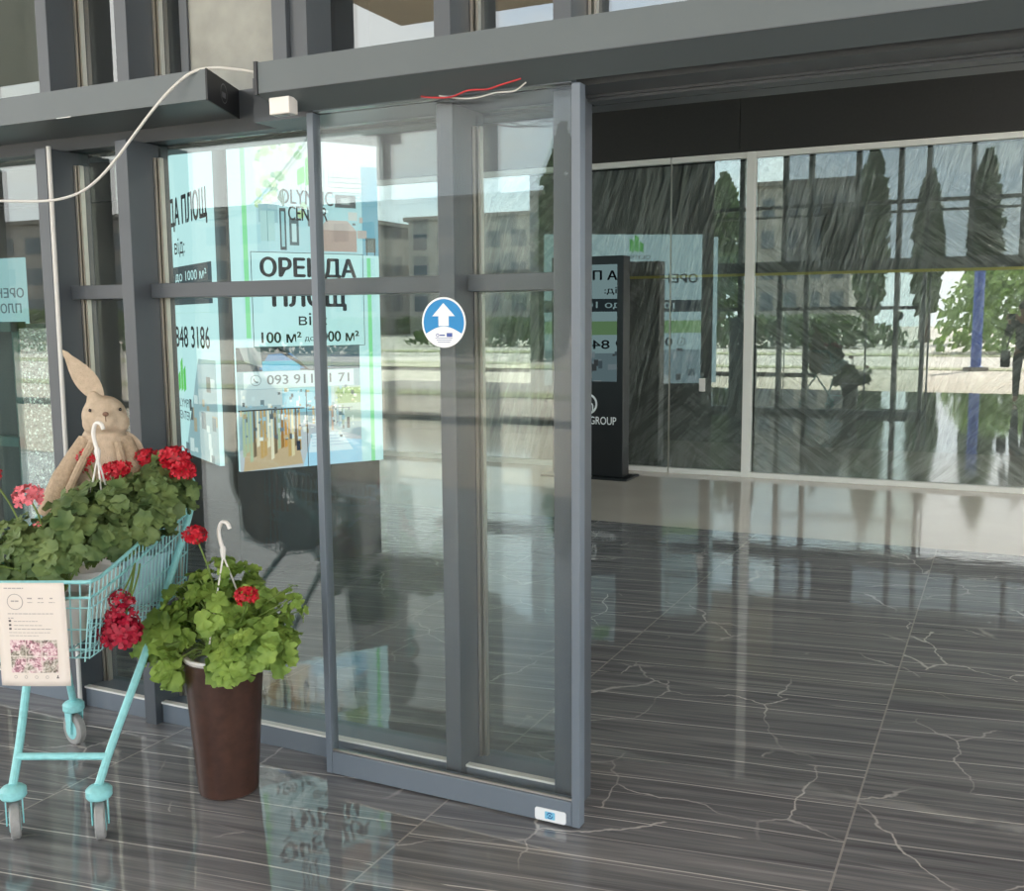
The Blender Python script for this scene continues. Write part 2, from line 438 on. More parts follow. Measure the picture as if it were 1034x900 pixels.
# ------------------------------------------------------------------ floors, ground
mb = MB(); mb.box(-14, 9, -2.55, 7.26, -0.2, 0.0); struct('floor', mb, FLOOR)
mb = MB(); mb.box(-14, 9, 7.26, 14, -0.2, 0.0); struct('floor_border', mb, BORDER)
CONC = principled('pale_paving', rgb(176, 165, 150), 0.85, noise=0.12, nscale=0.7)
mb = MB(); mb.box(-140, 90, -13.0, -2.55, -0.3, -0.08); struct('ground_paving', mb, CONC)
GRASS = principled('dry_grass', rgb(140, 140, 104), 0.95, noise=0.3, nscale=3)
mb = MB(); mb.box(-140, 90, -14.4, -13.0, -0.3, -0.06); struct('ground_verge', mb, GRASS)
ROAD = principled('pale_road', rgb(170, 162, 150), 0.85, noise=0.1, nscale=0.5)
mb = MB(); mb.box(-140, 90, -24.0, -14.4, -0.3, -0.09); struct('road', mb, ROAD)
mb = MB(); mb.box(-160, 110, -26.5, -24.0, -0.3, -0.06); struct('ground_lawn', mb, GRASS)
mb = MB(); mb.box(-160, 110, -140, -26.5, -0.3, -0.08); struct('ground_lot', mb, ROAD)
KERB = principled('kerb_stone', rgb(120, 114, 106), 0.9)
mb = MB(); mb.box(-60, -4.6, -8.5, -8.32, -0.1, 0.03); struct('kerb', mb, principled('dark_kerb', rgb(70, 66, 62), 0.9))
mb = MB(); mb.box(-14, 9, -2.75, -2.55, -0.2, -0.02); struct('kerb_edge', mb, KERB)

# ------------------------------------------------------------------ shell
mb = MB(); mb.box(-14, 9, 2.86, 14.2, 4.4, 4.65); struct('ceiling', mb, WALLGREY)
mb = MB(); mb.box(-14, 12, 2.90, 3.15, 4.65, 6.2); struct('wall_front', mb, BEAM)
mb = MB(); mb.box(-9.0, 14, -8.7, 3.2, 6.2, 6.55); struct('roof_canopy', mb, CEIL)
mb = MB(); mb.hexa([(-9.3, -2.2, 6.2), (-30, -2.2, 6.2), (-30, -8.7, 6.2), (-16.2, -8.7, 6.2), (-9.3, -2.2, 6.5), (-30, -2.2, 6.5), (-30, -8.7, 6.5), (-16.2, -8.7, 6.5)]); struct('roof_wing', mb, principled('dark_soffit', rgb(96, 104, 104), 0.6))  # added slab, edge slanted to darken the sky mirrored in the upper left pane
mb = MB(); mb.box(-14.2, -14, 2.9, 14.2, 0, 4.4); struct('wall_left', mb, WALLGREY)
mb = MB(); mb.box(9, 9.2, 9.9, 14.2, 0, 4.4); mb.box(9, 9.2, 2.9, 9.9, 3.6, 4.4); struct('wall_right', mb, WALLGREY)  # side opening added to let daylight brighten the hall
mb = MB(); mb.box(-14, 9, 14, 14.2, 0, 4.4); struct('wall_back', mb, DARK)
# dark panels above the inner glazing
mb = MB()
mb.box(-14, -2.363, 9.82, 9.95, 3.08, 4.4); mb.box(-2.355, 9, 9.82, 9.95, 3.08, 4.4); mb.box(-2.37, -2.35, 9.83, 9.94, 3.08, 4.4)
struct('wall_fascia', mb, DARKPANEL)

# ------------------------------------------------------------------ facade: bays of glass between deep fins
YF, YG = 2.815, 2.97
WN = [0]
def bay(x0, x1, z0, z1, fin=0.057, rail=True, transom=None, mat=GLASS, bead=True, trans_x0=None):
    """one bay: the fin on its left, the pane, the bottom rail and the transom"""
    WN[0] += 1
    w = struct_empty('window_%d' % WN[0], (x0, YG, z0))
    m = MB(); m.box(x0, x0 + fin, YF, YG + 0.05, z0, z1, bev=0.002); m.build('mullion', FRAME, w)
    m = MB(); m.box(x0 + fin, x1, YG, YG + 0.012, z0 + 0.02, z1); m.build('pane', mat, w)
    if bead:
        m = MB(); m.box(x0 + fin + 0.002, x0 + fin + 0.012, YG - 0.03, YG - 0.002, z0 + 0.01, z1 - 0.05); m.box(x0 + fin + 0.018, x0 + fin + 0.026, YG - 0.022, YG - 0.002, z0 + 0.01, z1 - 0.05)
        m.build('glazing_bead', BEAD, w)
    if rail:
        m = MB(); m.box(x0 + fin, x1, YG - 0.12, YG + 0.04, z0, z0 + 0.075, bev=0.002); m.build('bottom_rail', DOORGREY, w)
        m = MB(); m.box(x0 + fin, x1, YG - 0.125, YG - 0.10, z0 + 0.0755, z0 + 0.083); m.build('sill_bead', WHITEFRAME, w)
    if transom and transom > 3:
        m = MB(); m.box(x0 + fin + 0.002, x1 - 0.002, YG - 0.03, YG + 0.05, 3.08, 3.115); m.build('lower_transom', FRAME, w)
    if transom:
        m = MB(); m.box(x0 + fin + 0.002, x1 - 0.002, YG - 0.075, YG + 0.05, transom, transom + 0.053, bev=0.002); m.build('transom', FRAME, w)
    return w
TR = 1.634
bay(-4.9, -4.0, 0, 2.2, transom=TR)
bay(-4.0, -3.365, 0, 2.2, transom=None)
bay(-3.365, -2.952, 0, 2.2, transom=TR)
bay(-2.952, -1.612, 0, 2.2, transom=TR)
bay(-1.612, -1.222, 0, 2.2, transom=TR)
w = struct_empty('window_frame', (-1.222, YF, 0))
m = MB(); m.box(-1.222, -1.165, YF, YG + 0.012, 0, 2.2, bev=0.002); m.build('mullion', FRAME, w)
bay(1.75, 2.6, 0, 2.2, transom=TR); bay(2.6, 4.0, 0, 2.2, transom=TR); bay(4.0, 5.4, 0, 2.2, transom=TR)
bay(-6.3, -4.9, 0, 2.2, transom=TR); bay(-7.7, -6.3, 0, 2.2, transom=TR)
# the transom that carries the upper storey, behind the operators
m = MB(); m.box(-9, -2.30, 2.918, YG + 0.05, 2.203, 2.345); m.box(-2.30, 6, 2.80, YG + 0.05, 2.203, 2.345); m.box(-9, 6, 3.025, 3.12, 2.19, 2.40); struct('trim_1', m, FRAME)
ux = [-7.7, -6.3, -4.9, -4.0, -3.318, -2.922, -2.225, -1.615, -1.222, -0.62, 0.06, 0.75, 1.75, 2.6, 4.0, 5.4]
SHEET = principled('galvanised_sheet', rgb(150, 152, 146), 0.5, 0.2, noise=0.14, nscale=9)
for i in range(len(ux) - 1):
    w = bay(ux[i], ux[i + 1], 2.347, 4.4, transom=3.22, rail=False, mat=GLASS if ux[i] < -3.5 else UPGLASS)
    if abs(ux[i] + 2.922) < 0.01:       # the one bay closed with a sheet
        m = MB(); m.box(-2.70, -2.226, YG - 0.02, YG - 0.006, 2.347, 3.2); m.build('infill_panel', SHEET, w)
        m = MB(); m.box(-2.735, -2.70, YG - 0.03, YG, 2.347, 3.2); m.build('infill_frame', FRAME, w)
    if abs(ux[i] + 2.225) < 0.01:
        m = MB(); m.box(-2.166, -2.10, YF + 0.02, YG, 2.347, 3.2); m.build('mullion_cover', FRAME, w)
# inner jamb and head of the doorway
m = MB(); m.box(-1.165, 1.75, 2.93, 3.02, 2.196, 2.30); m.box(-1.165, 1.75, 2.945, 3.005, 2.188, 2.196); struct('trim_2', m, FRAME)

# ------------------------------------------------------------------ sliding leaf
d = struct_empty('door_1', (-1.575, 2.741, 0)); d['label'] = 'sliding glass door leaf in grey frame with round blue arrow sticker'; d['category'] = 'door'
m = MB(); m.box(-2.043, -2.019, 2.741, 2.783, 0.006, 2.2, bev=0.002); m.build('stile', DOORGREY, d)
m = MB(); m.box(-1.134, -1.108, 2.741, 2.783, 0.006, 2.2, bev=0.002); m.build('stile', DOORGREY, d)
m = MB(); m.box(-2.018, -1.135, 2.742, 2.782, 0.006, 0.084, bev=0.002); m.build('bottom_rail', DOORGREY, d)
m = MB(); m.box(-2.018, -1.135, 2.742, 2.782, 2.2025, 2.235); m.build('top_rail', DOORGREY, d)
m = MB(); m.box(-2.019, -1.134, 2.756, 2.768, 0.084, 2.202); m.build('pane', DOORGLASS, d)
m = MB(); m.box(-2.018, -1.135, 2.748, 2.755, 0.085, 0.091); m.build('gasket', BEAD, d)
FD = Frame((0, 2.741, 0), (1, 0, 0), (0, -1, 0))
FP = Frame((0, 2.756, 0), (1, 0, 0), (0, -1, 0))
m = MB(); n = 48
slab_on(m, FP, [(-1.562 + 0.077 * math.cos(2 * PI * k / n), 1.538 + 0.077 * math.sin(2 * PI * k / n)) for k in range(n)], 0.0002, 0.001)
st = m.build('arrow_sticker', STWHITE, d); st['label'] = 'round blue sticker with a white up arrow'
m = MB(); pts = []
a0 = math.asin(-0.034 / 0.071)
for k in range(41):
    a = a0 + (PI - 2 * a0) * k / 40
    pts.append((-1.562 + 0.071 * math.cos(a), 1.538 + 0.071 * math.sin(a)))
# the lower white field has a curved top
for k in range(1, 12):
    t = k / 12; x = pts[40][0] + (pts[0][0] - pts[40][0]) * t
    pts.append((x, 1.538 - 0.034 + 0.022 * math.sin(PI * t)))
poly_on(m, FP, pts, 0.0014); m.build('sticker_field', BLUE, st)
m = MB(); c = (-1.562, 1.563)
poly_on(m, FP, [(c[0] - 0.018, c[1] - 0.036), (c[0] + 0.018, c[1] - 0.036), (c[0] + 0.018, c[1] - 0.006), (c[0] + 0.040, c[1] - 0.006), (c[0], c[1] + 0.034), (c[0] - 0.040, c[1] - 0.006), (c[0] - 0.018, c[1] - 0.006)], 0.0018)
m.build('arrow', STWHITE, st)
m = MB()
poly_on(m, FP, [(-1.552, 1.494), (-1.532, 1.494), (-1.532, 1.506), (-1.552, 1.506)], 0.0016)
for q in range(3):
    poly_on(m, FP, [(-1.592 + 0.004 * q, 1.489 - 0.006 * q), (-1.532 - 0.004 * q, 1.489 - 0.006 * q), (-1.532 - 0.004 * q, 1.4905 - 0.006 * q), (-1.592 + 0.004 * q, 1.4905 - 0.006 * q)], 0.0016)
ring_on(m, FP, -1.584, 1.499, 0.0035, 0.0055, 0.0016); poly_on(m, FP, [(-1.577, 1.497), (-1.558, 1.497), (-1.558, 1.501), (-1.577, 1.501)], 0.0016)
m.build('small_print', principled('print_blue', rgb(70, 90, 160), 0.6), st)
def rrect(s0, s1, z0, z1, r, n=5):
    P = []
    for (cx, cz, a) in ((s1 - r, z1 - r, 0), (s0 + r, z1 - r, PI / 2), (s0 + r, z0 + r, PI), (s1 - r, z0 + r, 1.5 * PI)):
        for k in range(n + 1):
            P.append((cx + r * math.cos(a + PI / 2 * k / n), cz + r * math.sin(a + PI / 2 * k / n)))
    return P
m = MB(); slab_on(m, FD, rrect(-1.256, -1.152, 0.008, 0.048, 0.008), -0.0005, 0.002)
lb = m.build('rail_label', STWHITE, d); lb['label'] = 'small white label with a blue round mark at the foot of the door'
m = MB(); slab_on(m, FD, rrect(-1.222, -1.188, 0.016, 0.040, 0.003), 0.0022, 0.0026); m.build('mark_field', principled('mark_pale_blue', rgb(120, 190, 220), 0.5), lb)
m = MB(); ring_on(m, FD, -1.205, 0.028, 0.007, 0.010, 0.003, a0=0.6, a1=2.5 + PI * 0.2); ring_on(m, FD, -1.205, 0.028, 0.007, 0.010, 0.003, a0=0.6 + PI, a1=2.5 + PI * 1.2); disc_on(m, FD, -1.205, 0.028, 0.003, 0.003)
m.build('mark', principled('mark_blue', rgb(20, 70, 140), 0.5), lb)

# ------------------------------------------------------------------ door operators above
op = thing('door_operator', 'long grey door operator box with black end cap, above the narrow left windows', 'door operator', (-3.2, 2.6, 2.2), 'grey operator boxes over the entrance')
m = MB(); m.hexa([(-7.5, 2.625, 2.25), (-2.345, 2.625, 2.25), (-2.463, 2.912, 2.25), (-7.5, 2.912, 2.25), (-7.5, 2.625, 2.344), (-2.345, 2.625, 2.344), (-2.463, 2.912, 2.344), (-7.5, 2.912, 2.344)])
m.build('housing', BEAM, op)
ex = Vector((-0.118, 0.287, 0)); L0 = ex.length
FE = Frame((-2.345, 2.625, 2.25), ex, (0.287, 0.118, 0))
m = MB(); m.fbox(FE, -0.002, L0 + 0.002, -0.002, 0.096, 0.0, 0.006); cap = m.build('end_cap', BLACKCAP, op)
m = MB(); ring_on(m, FE, 0.155, 0.050, 0.029, 0.032, 0.0065)
for q in (-0.012, 0, 0.012): m.fbox(FE, 0.155 + q - 0.004, 0.155 + q + 0.004, 0.036, 0.054, 0.0062, 0.0066)
m.build('mark', principled('mark_grey', rgb(140, 142, 148), 0.5), cap)
m = MB(); m.box(-3.02, -2.95, 2.624, 2.6265, 2.249, 2.251); m.build('chip', STWHITE, op)
op2 = thing('door_operator', 'long grey door operator box running over the sliding door and doorway', 'door operator', (0.2, 2.6, 2.2), 'grey operator boxes over the entrance')
m = MB(); m.hexa([(-2.145, 2.637, 2.25), (4.8, 2.637, 2.25), (4.8, 2.735, 2.205), (-2.145, 2.735, 2.205), (-2.145, 2.637, 2.344), (4.8, 2.637, 2.344), (4.8, 2.735, 2.344), (-2.145, 2.735, 2.344)])
m.build('housing', BEAM, op2)
m = MB(); m.box(-2.157, -2.1455, 2.632, 2.735, 2.246, 2.347); m.build('end_cap', BLACKCAP, op2)
m = MB(); m.box(-2.145, 4.8, 2.6345, 2.6368, 2.25, 2.2525); m.build('edge_strip', FRAME, op2)
s = thing('motion_sensor', 'small white box sensor under the start of the right door operator', 'sensor', (-2.07, 2.67, 2.18))
m = MB(); m.box(-2.112, -2.035, 2.645, 2.690, 2.184, 2.236, bev=0.003); m.build('housing', WHITE, s)
m = MB(); m.box(-2.098, -2.055, 2.652, 2.675, 2.1825, 2.1845); m.build('lens', principled('lens_grey', rgb(120, 115, 108), 0.3), s)
s = thing('motion_sensor', 'black rounded sensor on the face of the door operator over the doorway', 'sensor', (-0.33, 2.61, 2.32))
m = MB(); slab_on(m, Frame((0, 2.637, 0), (1, 0, 0), (0, -1, 0)), rrect(-0.44, -0.21, 2.318, 2.40, 0.012), 0.0005, 0.05); m.build('housing', BLACKCAP, s)
m = MB(); slab_on(m, Frame((0, 2.587, 0), (1, 0, 0), (0, -1, 0)), rrect(-0.42, -0.23, 2.328, 2.37, 0.01), 0.0, 0.004); m.build('lens', BLACKGLOSS, s)

def smooth_path(pts, n=8):
    P = [Vector(p) for p in pts]; R = []
    for i in range(len(P) - 1):
        a = P[max(i - 1, 0)]; b = P[i]; c = P[i + 1]; e = P[min(i + 2, len(P) - 1)]
        for k in range(n):
            t = k / n
            R.append(0.5 * ((2 * b) + (c - a) * t + (2 * a - 5 * b + 4 * c - e) * t * t + (3 * b - a - 3 * c + e) * t ** 3))
    R.append(P[-1]); return R
m = MB(); m.tube(smooth_path([(-3.859, 2.573, 2.054), (-3.538, 2.573, 1.995), (-3.266, 2.573, 1.978), (-2.968, 2.573, 1.968), (-2.776, 2.573, 2.026), (-2.542, 2.578, 2.214), (-2.466, 2.594, 2.284), (-2.395, 2.618, 2.336), (-2.326, 2.648, 2.350), (-2.251, 2.680, 2.342), (-2.198, 2.701, 2.333), (-2.153, 2.734, 2.338)]), 0.0046, 8)
tag(m.build('cable', CABLE), 'loose white cable sagging from the gap between the operator boxes', 'cable')
m = MB(); m.tube([(-3.272, 2.80, 2.2), (-3.278, 2.80, 1.1), (-3.284, 2.80, 0.0)], 0.0085, 10)
tag(m.build('conduit_pipe', CABLE), 'thin white conduit pipe running up the leftmost dark fin', 'pipe')
m = MB(); m.tube(smooth_path([(-1.61, 2.725, 2.206), (-1.56, 2.715, 2.196), (-1.50, 2.712, 2.192), (-1.44, 2.705, 2.203), (-1.38, 2.705, 2.200), (-1.33, 2.70, 2.207), (-1.27, 2.70, 2.217)]), 0.0026, 6)
tag(m.build('loose_wire', REDW), 'loose red wire hanging under the door operator above the sliding door', 'wire')
m = MB(); m.tube(smooth_path([(-1.55, 2.728, 2.203), (-1.48, 2.725, 2.188), (-1.42, 2.722, 2.184), (-1.36, 2.722, 2.192), (-1.30, 2.718, 2.190), (-1.26, 2.712, 2.208)]), 0.0022, 6)
tag(m.build('loose_wire', CABLE), 'loose pale wire hanging beside the red one under the door operator', 'wire')

# ------------------------------------------------------------------ inner shop front
YI = 9.86
def inner(name, x0, x1, post):
    w = struct_empty(name, (x0, YI, 0))
    m = MB(); m.box(x0, x1, YI, YI + 0.012, 0.05, 3.02); m.build('pane', SHOPGLASS, w)
    m = MB(); m.box(x0, x1, YI - 0.03, YI + 0.04, 3.02, 3.075, bev=0.003); m.build('head_rail', WHITEFRAME, w)
    m = MB(); m.box(x0, x1, YI - 0.03, YI + 0.04, 0.0, 0.05, bev=0.003); m.build('bottom_rail', WHITEFRAME, w)
    if post:
        m = MB(); m.box(x1, x1 + 0.082, YI - 0.04, YI + 0.05, 0.0, 3.075, bev=0.003); m.build('post', WHITEFRAME, w)
    else:
        m = MB(); m.box(x1 - 0.004, x1 + 0.006, YI - 0.004, YI + 0.016, 0.05, 3.02); m.build('joint', BEAD, w)
    return w
inner('window_30', -5.4, -3.03, False); inner('window_31', -3.02, -2.288, True); inner('window_32', -2.206, 1.75, True); inner('window_33', 1.832, 5.0, True)
inner('window_34', -9.0, -5.482, True)
def film(x0, x1, label):
    m = MB(); nx = int((x1 - x0) / 0.05); nz = 58; vs = []; fs = []
    random.seed(int(x1 * 100) + 900)
    ph = [random.random() * 6 for _ in range(6)]
    for i in range(nx + 1):
        for j in range(nz + 1):
            x = x0 + (x1 - x0) * i / nx; z = 0.002 + 3.01 * j / nz
            y = YI + 0.085 + 0.010 * math.sin(3.1 * x + 2.3 * z + ph[0]) * math.sin(1.7 * z - 2.2 * x + ph[1]) + 0.005 * math.sin(9 * x - 6 * z + ph[2])
            vs.append((x, y, z))
    for i in range(nx):
        for j in range(nz):
            a = i * (nz + 1) + j; fs.append((a, a + nz + 1, a + nz + 2, a + 1))
    m.add(vs, fs, 0, True)
    tag(m.build('plastic_film', FILM), label, 'plastic film', 'wrinkled films over the inner shop front')
film(-5.2, -2.295, 'wrinkled clear plastic film behind inner glass left of the white post and totem')
film(-2.198, 1.74, 'wrinkled clear plastic film behind inner glass right of the white post')
mm = MB(); mm.box(-4.3, 1.74, YI + 0.056, YI + 0.058, 1.930, 1.956)
tag(mm.build('warning_tape', TAPE), 'thin yellow tape stretched behind the inner glass across the plastic film', 'tape')
m = MB(); m.box(-2.72, -2.66, YI - 0.021, YI - 0.001, 0.82, 0.95, bev=0.004); tag(m.build('door_lock', WHITE), 'small white lock box on inner glass left of the white post', 'lock')

# ------------------------------------------------------------------ totem
t = thing('information_totem', 'tall black information totem standing at the doorway edge before the inner glass', 'totem', (-3.64, 9.31, 0))
m = MB(); m.box(-4.02, -3.285, 9.22, 9.40, 0.02, 2.125, bev=0.006); m.build('body', BLACKMATT, t)
m = MB(); m.box(-4.1, -3.21, 9.12, 9.50, 0.0, 0.02, bev=0.004); m.build('base_plate', BLACKMATT, t)
m = MB(); m.box(-4.0, -3.345, 9.213, 9.2195, 0.94, 2.045); m.build('display_glass', glass('display_glass', 2.6, (0.05, 0.05, 0.055, 1)), t)
FK = Frame((0, 9.2195, 0), (1, 0, 0), (0, -1, 0))
m = MB(); text_on(m, FK, 'GROUP', -3.622, -3.35, 0.525, 0.60, 0.002, 0.012); m.build('lettering', STWHITE, t)
m = MB(); ring_on(m, FK, -3.645, 0.72, 0.082, 0.102, 0.002); ring_on(m, FK, -3.62, 0.70, 0.022, 0.036, 0.002, a0=0, a1=PI)
m.fbox(FK, -3.656, -3.642, 0.64, 0.70, 0.001, 0.002); m.fbox(FK, -3.598, -3.584, 0.64, 0.70, 0.001, 0.002)
m.build('emblem', STWHITE, t)

# ------------------------------------------------------------------ lit advertising column
K = 0.78
def E(r, g, b): return emissive('lit_%d_%d_%d' % (r, g, b), rgb(r, g, b), K)
LW = E(196, 232, 236); LG = E(140, 222, 160); LGD = E(90, 196, 84); LINKC = emissive('lit_ink', rgb(28, 34, 38), K); LINKB = E(46, 60, 66)
dB = Vector((0.53, 0.848, 0)).normalized(); dA = Vector((-0.848, 0.53, 0)).normalized()
OB = Vector((-4.189, 4.837, 0)); EB = OB + dB * 0.95
ad = thing('advertising_column', 'tall turned advertising column with bright lit screens behind the fixed glass', 'advertising column', (-4.6, 5.6, 0))
m = MB()
q0 = OB + dB * 0.0 - dA * -0.03; q1 = OB + dB * 0.95 + dA * 0.03; q2 = q1 + dA * 2.42; q3 = q0 + dA * 2.42
m.hexa([q.to_tuple() for q in (q0, q1, q2, q3)] + [(q.x, q.y, 4.39) for q in (q0, q1, q2, q3)])
m.build('body', BLACKMATT, ad)
Z0, Z1 = 0.635, 2.632
class Art:
    """a picture made of flat coloured patches, one mesh with a material per colour"""
    def __init__(s, F, d): s.F = F; s.d = d; s.mb = MB(); s.mats = []; s.idx = {}; s.n = 0
    def col(s, c):
        if c not in s.idx: s.idx[c] = len(s.mats); s.mats.append(E(*c))
        return s.idx[c]
    def r(s, s0, s1, z0, z1, c):
        s.n += 1
        poly_on(s.mb, s.F, [(s0, z0), (s1, z0), (s1, z1), (s0, z1)], s.d + s.n * 2e-5, s.col(c))
    def p(s, pts, c):
        s.n += 1; poly_on(s.mb, s.F, pts, s.d + s.n * 2e-5, s.col(c))
    def build(s, name, par): return s.mb.build(name, s.mats, par)
def leaf_logo(mb, F, s, z, h, d):
    w = h * 0.28
    for k, (a, b) in enumerate(((0, 0.62), (1, 1.0), (2, 0.78))):
        x = s + (a - 1.5) * w
        poly_on(mb, F, [(x, z), (x + w * 0.86, z + h * 0.10), (x + w * 0.86, z + h * b), (x, z + h * (b - 0.14))], d)
# --- the wide screen towards the door
FB = Frame(OB, dB, (dB.y, -dB.x, 0))
m = MB(); m.fbox(FB, 0.0, 0.95, Z0, Z1, 0.0, 0.03); scr = m.build('screen', LW, ad); scr['label'] = 'wide lit screen with two photos and green stripes'
a = Art(FB, 0.0305); random.seed(3)
a.r(0.157, 0.95, 1.95, Z1, (176, 214, 222)); a.r(0.157, 0.95, 2.33, Z1, (206, 214, 214)); a.r(0.84, 0.95, 1.95, 2.5, (120, 170, 190))
for k in range(60):
    s = 0.17 + random.random() ** 1.6 * 0.34; z = Z1 - random.random() ** 1.4 * 0.42 - 0.03; r = 0.012 + random.random() * 0.022
    c = random.choice([(150, 190, 150), (178, 208, 160), (200, 222, 180), (120, 170, 140), (216, 230, 204)])
    a.p([(s + r * math.cos(t * PI / 3 + k), z + r * math.sin(t * PI / 3 + k)) for t in range(6)], c)
a.r(0.17, 0.29, 2.13, 2.24, (150, 186, 196)); a.r(0.18, 0.27, 2.02, 2.2, (168, 206, 208)); a.r(0.222, 0.226, 2.02, 2.2, (110, 150, 160))
for k in range(9): a.r(0.44 + 0.03 * k, 0.445 + 0.03 * k, 2.30 + 0.012 * k, 2.47, (150, 170, 176))
for k in range(5): a.r(0.62, 0.88, 2.42 - 0.03 * k, 2.424 - 0.03 * k, (96, 112, 118))
a.r(0.66, 0.80, 2.24, 2.32, (70, 80, 86)); a.r(0.70, 0.76, 2.26, 2.30, (150, 160, 164))
a.r(0.30, 0.34, 1.97, 2.22, (60, 78, 86)); a.r(0.31, 0.33, 1.99, 2.20, (150, 196, 204)); a.r(0.36, 0.42, 2.0, 2.16, (86, 106, 112)); a.r(0.375, 0.405, 2.02, 2.13, (190, 220, 224))
for k in range(14):
    s = 0.43 + random.random() * 0.4; z = 1.98 + random.random() * 0.2; a.r(s, s + 0.02 + random.random() * 0.05, z, z + 0.01 + random.random() * 0.05, random.choice([(206, 208, 206), (166, 150, 144), (190, 176, 170), (120, 124, 126)]))
a.r(0.55, 0.80, 1.97, 2.10, (178, 152, 144)); a.p([(0.55, 2.10), (0.80, 2.10), (0.74, 2.16), (0.60, 2.16)], (200, 184, 178))
a.r(0.86, 0.93, 1.97, 2.06, (108, 116, 112)); a.r(0.865, 0.872, 1.95, 2.05, (70, 70, 66)); a.r(0.918, 0.925, 1.95, 2.05, (70, 70, 66))
for k in range(5):
    a.p([(0.325, 2.23), (0.33, 2.23), (0.30 + 0.014 * k, 2.34 - abs(k - 2) * 0.02), (0.29 + 0.014 * k, 2.32 - abs(k - 2) * 0.02)], (70, 110, 96))
a.build('upper_photo', scr)
a = Art(FB, 0.0305); random.seed(5)
a.r(0.0, 0.80, Z0, 1.385, (150, 176, 186)); a.r(0.0, 0.80, 1.24, 1.385, (74, 84, 92)); a.p([(0.14, 1.25), (0.66, 1.25), (0.62, 1.36), (0.20, 1.34)], (52, 116, 168))
a.r(0.16, 0.40, 1.24, 1.30, (70, 170, 206)); a.p([(0.05, 1.30), (0.16, 1.26), (0.15, 1.385), (0.02, 1.385)], (150, 158, 160)); a.p([(0.22, 1.385), (0.26, 1.385), (0.52, 1.22), (0.48, 1.22)], (40, 46, 54))
a.p([(0.30, 1.385), (0.80, 1.385), (0.80, 1.28), (0.46, 1.24)], (92, 110, 120)); a.r(0.60, 0.80, 1.24, 1.33, (70, 90, 110))
a.r(0.02, 0.80, 1.03, 1.13, (196, 210, 214)); a.r(0.28, 0.60, 0.98, 1.13, (150, 204, 222)); a.r(0.62, 0.80, 0.90, 1.13, (186, 200, 190)); a.r(0.64, 0.80, 1.02, 1.12, (150, 176, 120))
a.p([(0.0, Z0), (0.80, Z0), (0.80, 0.80), (0.42, 0.92), (0.0, 0.76)], (190, 196, 204)); a.p([(0.02, Z0), (0.40, Z0 + 0.02), (0.36, 0.86), (0.04, 0.80)], (196, 172, 140))
a.p([(0.40, Z0), (0.80, Z0), (0.80, 0.78), (0.46, 0.82)], (172, 214, 240)); a.p([(0.44, 0.72), (0.74, 0.72), (0.66, 0.84), (0.46, 0.84)], (222, 238, 248))
for k in range(17):
    s = 0.02 + 0.022 * k; h = 0.22 + random.random() * 0.10
    a.p([(s, 1.0 - h), (s + 0.02, 1.0 - h + 0.01), (s + 0.016, 1.0), (s + 0.004, 1.0)], random.choice([(222, 208, 170), (196, 160, 104), (160, 116, 66), (232, 224, 200), (120, 104, 84), (176, 190, 160), (206, 150, 80)]))
a.r(0.0, 0.42, 1.0, 1.008, (60, 62, 64))
for k in range(12):
    s = 0.47 + 0.018 * k; h = 0.11 + random.random() * 0.05
    a.r(s, s + 0.014, 1.01 - h, 1.01, random.choice([(206, 184, 150), (180, 196, 206), (222, 226, 222), (196, 160, 140), (150, 170, 150)]))
for k in range(120):
    s = random.random() * 0.77; z = 0.80 + random.random() * 0.32; a.r(s, s + 0.006 + random.random() * 0.018, z, z + 0.006 + random.random() * 0.03, random.choice([(206, 222, 226), (110, 130, 140), (176, 160, 130), (232, 236, 230), (86, 100, 108), (160, 196, 210), (200, 176, 140)]))
a.r(0.43, 0.435, Z0, 1.12, (40, 50, 58)); a.r(0.44, 0.74, 0.99, 0.995, (110, 120, 126)); a.r(0.70, 0.72, 0.86, 0.93, (44, 56, 66)); a.r(0.36, 0.385, 0.74, 0.80, (52, 60, 76))
for k in range(30):
    s = 0.62 + random.random() * 0.17; z = 1.02 + random.random() * 0.10; a.r(s, s + 0.012, z, z + 0.01, random.choice([(220, 236, 190), (120, 150, 96), (240, 240, 220), (176, 200, 140)]))
for k in range(5): a.r(0.46, 0.72, 0.84 - 0.02 * k, 0.842 - 0.02 * k, (120, 160, 190))
a.build('lower_photo', scr)
m = MB(); m.fbox(FB, 0.0, 0.157, 1.44, Z1, 0.0305, 0.0312); m.fbox(FB, 0.80, 0.95, Z0, 1.935, 0.0305, 0.0312); m.build('white_margin', LW, scr)
m = MB(); m.fbox(FB, 0.070, 0.098, 1.44, Z1, 0.0313, 0.032); m.fbox(FB, 0.866, 0.892, Z0, 1.935, 0.0313, 0.032); m.build('green_stripe', LG, scr)
m = MB(); m.fbox(FB, 0.112, 0.840, 1.384, 1.957, 0.0313, 0.0320); m.build('notice_border', LINKB, scr)
m = MB(); m.fbox(FB, 0.116, 0.836, 1.388, 1.953, 0.0321, 0.0326); m.build('notice_panel', LW, scr)
m = MB(); text_on(m, FB, 'ОРЕНДА', 0.165, 0.792, 1.787, 1.925, 0.033, 0.04); text_on(m, FB, 'ПЛОЩ', 0.235, 0.72, 1.605, 1.755, 0.033, 0.04)
text_on(m, FB, 'від:', 0.40, 0.585, 1.50, 1.59, 0.033, 0.008)
text_on(m, FB, '100 м²', 0.160, 0.415, 1.41, 1.475, 0.033, 0.03); text_on(m, FB, 'до', 0.435, 0.498, 1.412, 1.443, 0.033, 0.01); text_on(m, FB, '1000 м²', 0.512, 0.80, 1.412, 1.477, 0.033, 0.03)
m.build('notice_lettering', LINKC, scr)
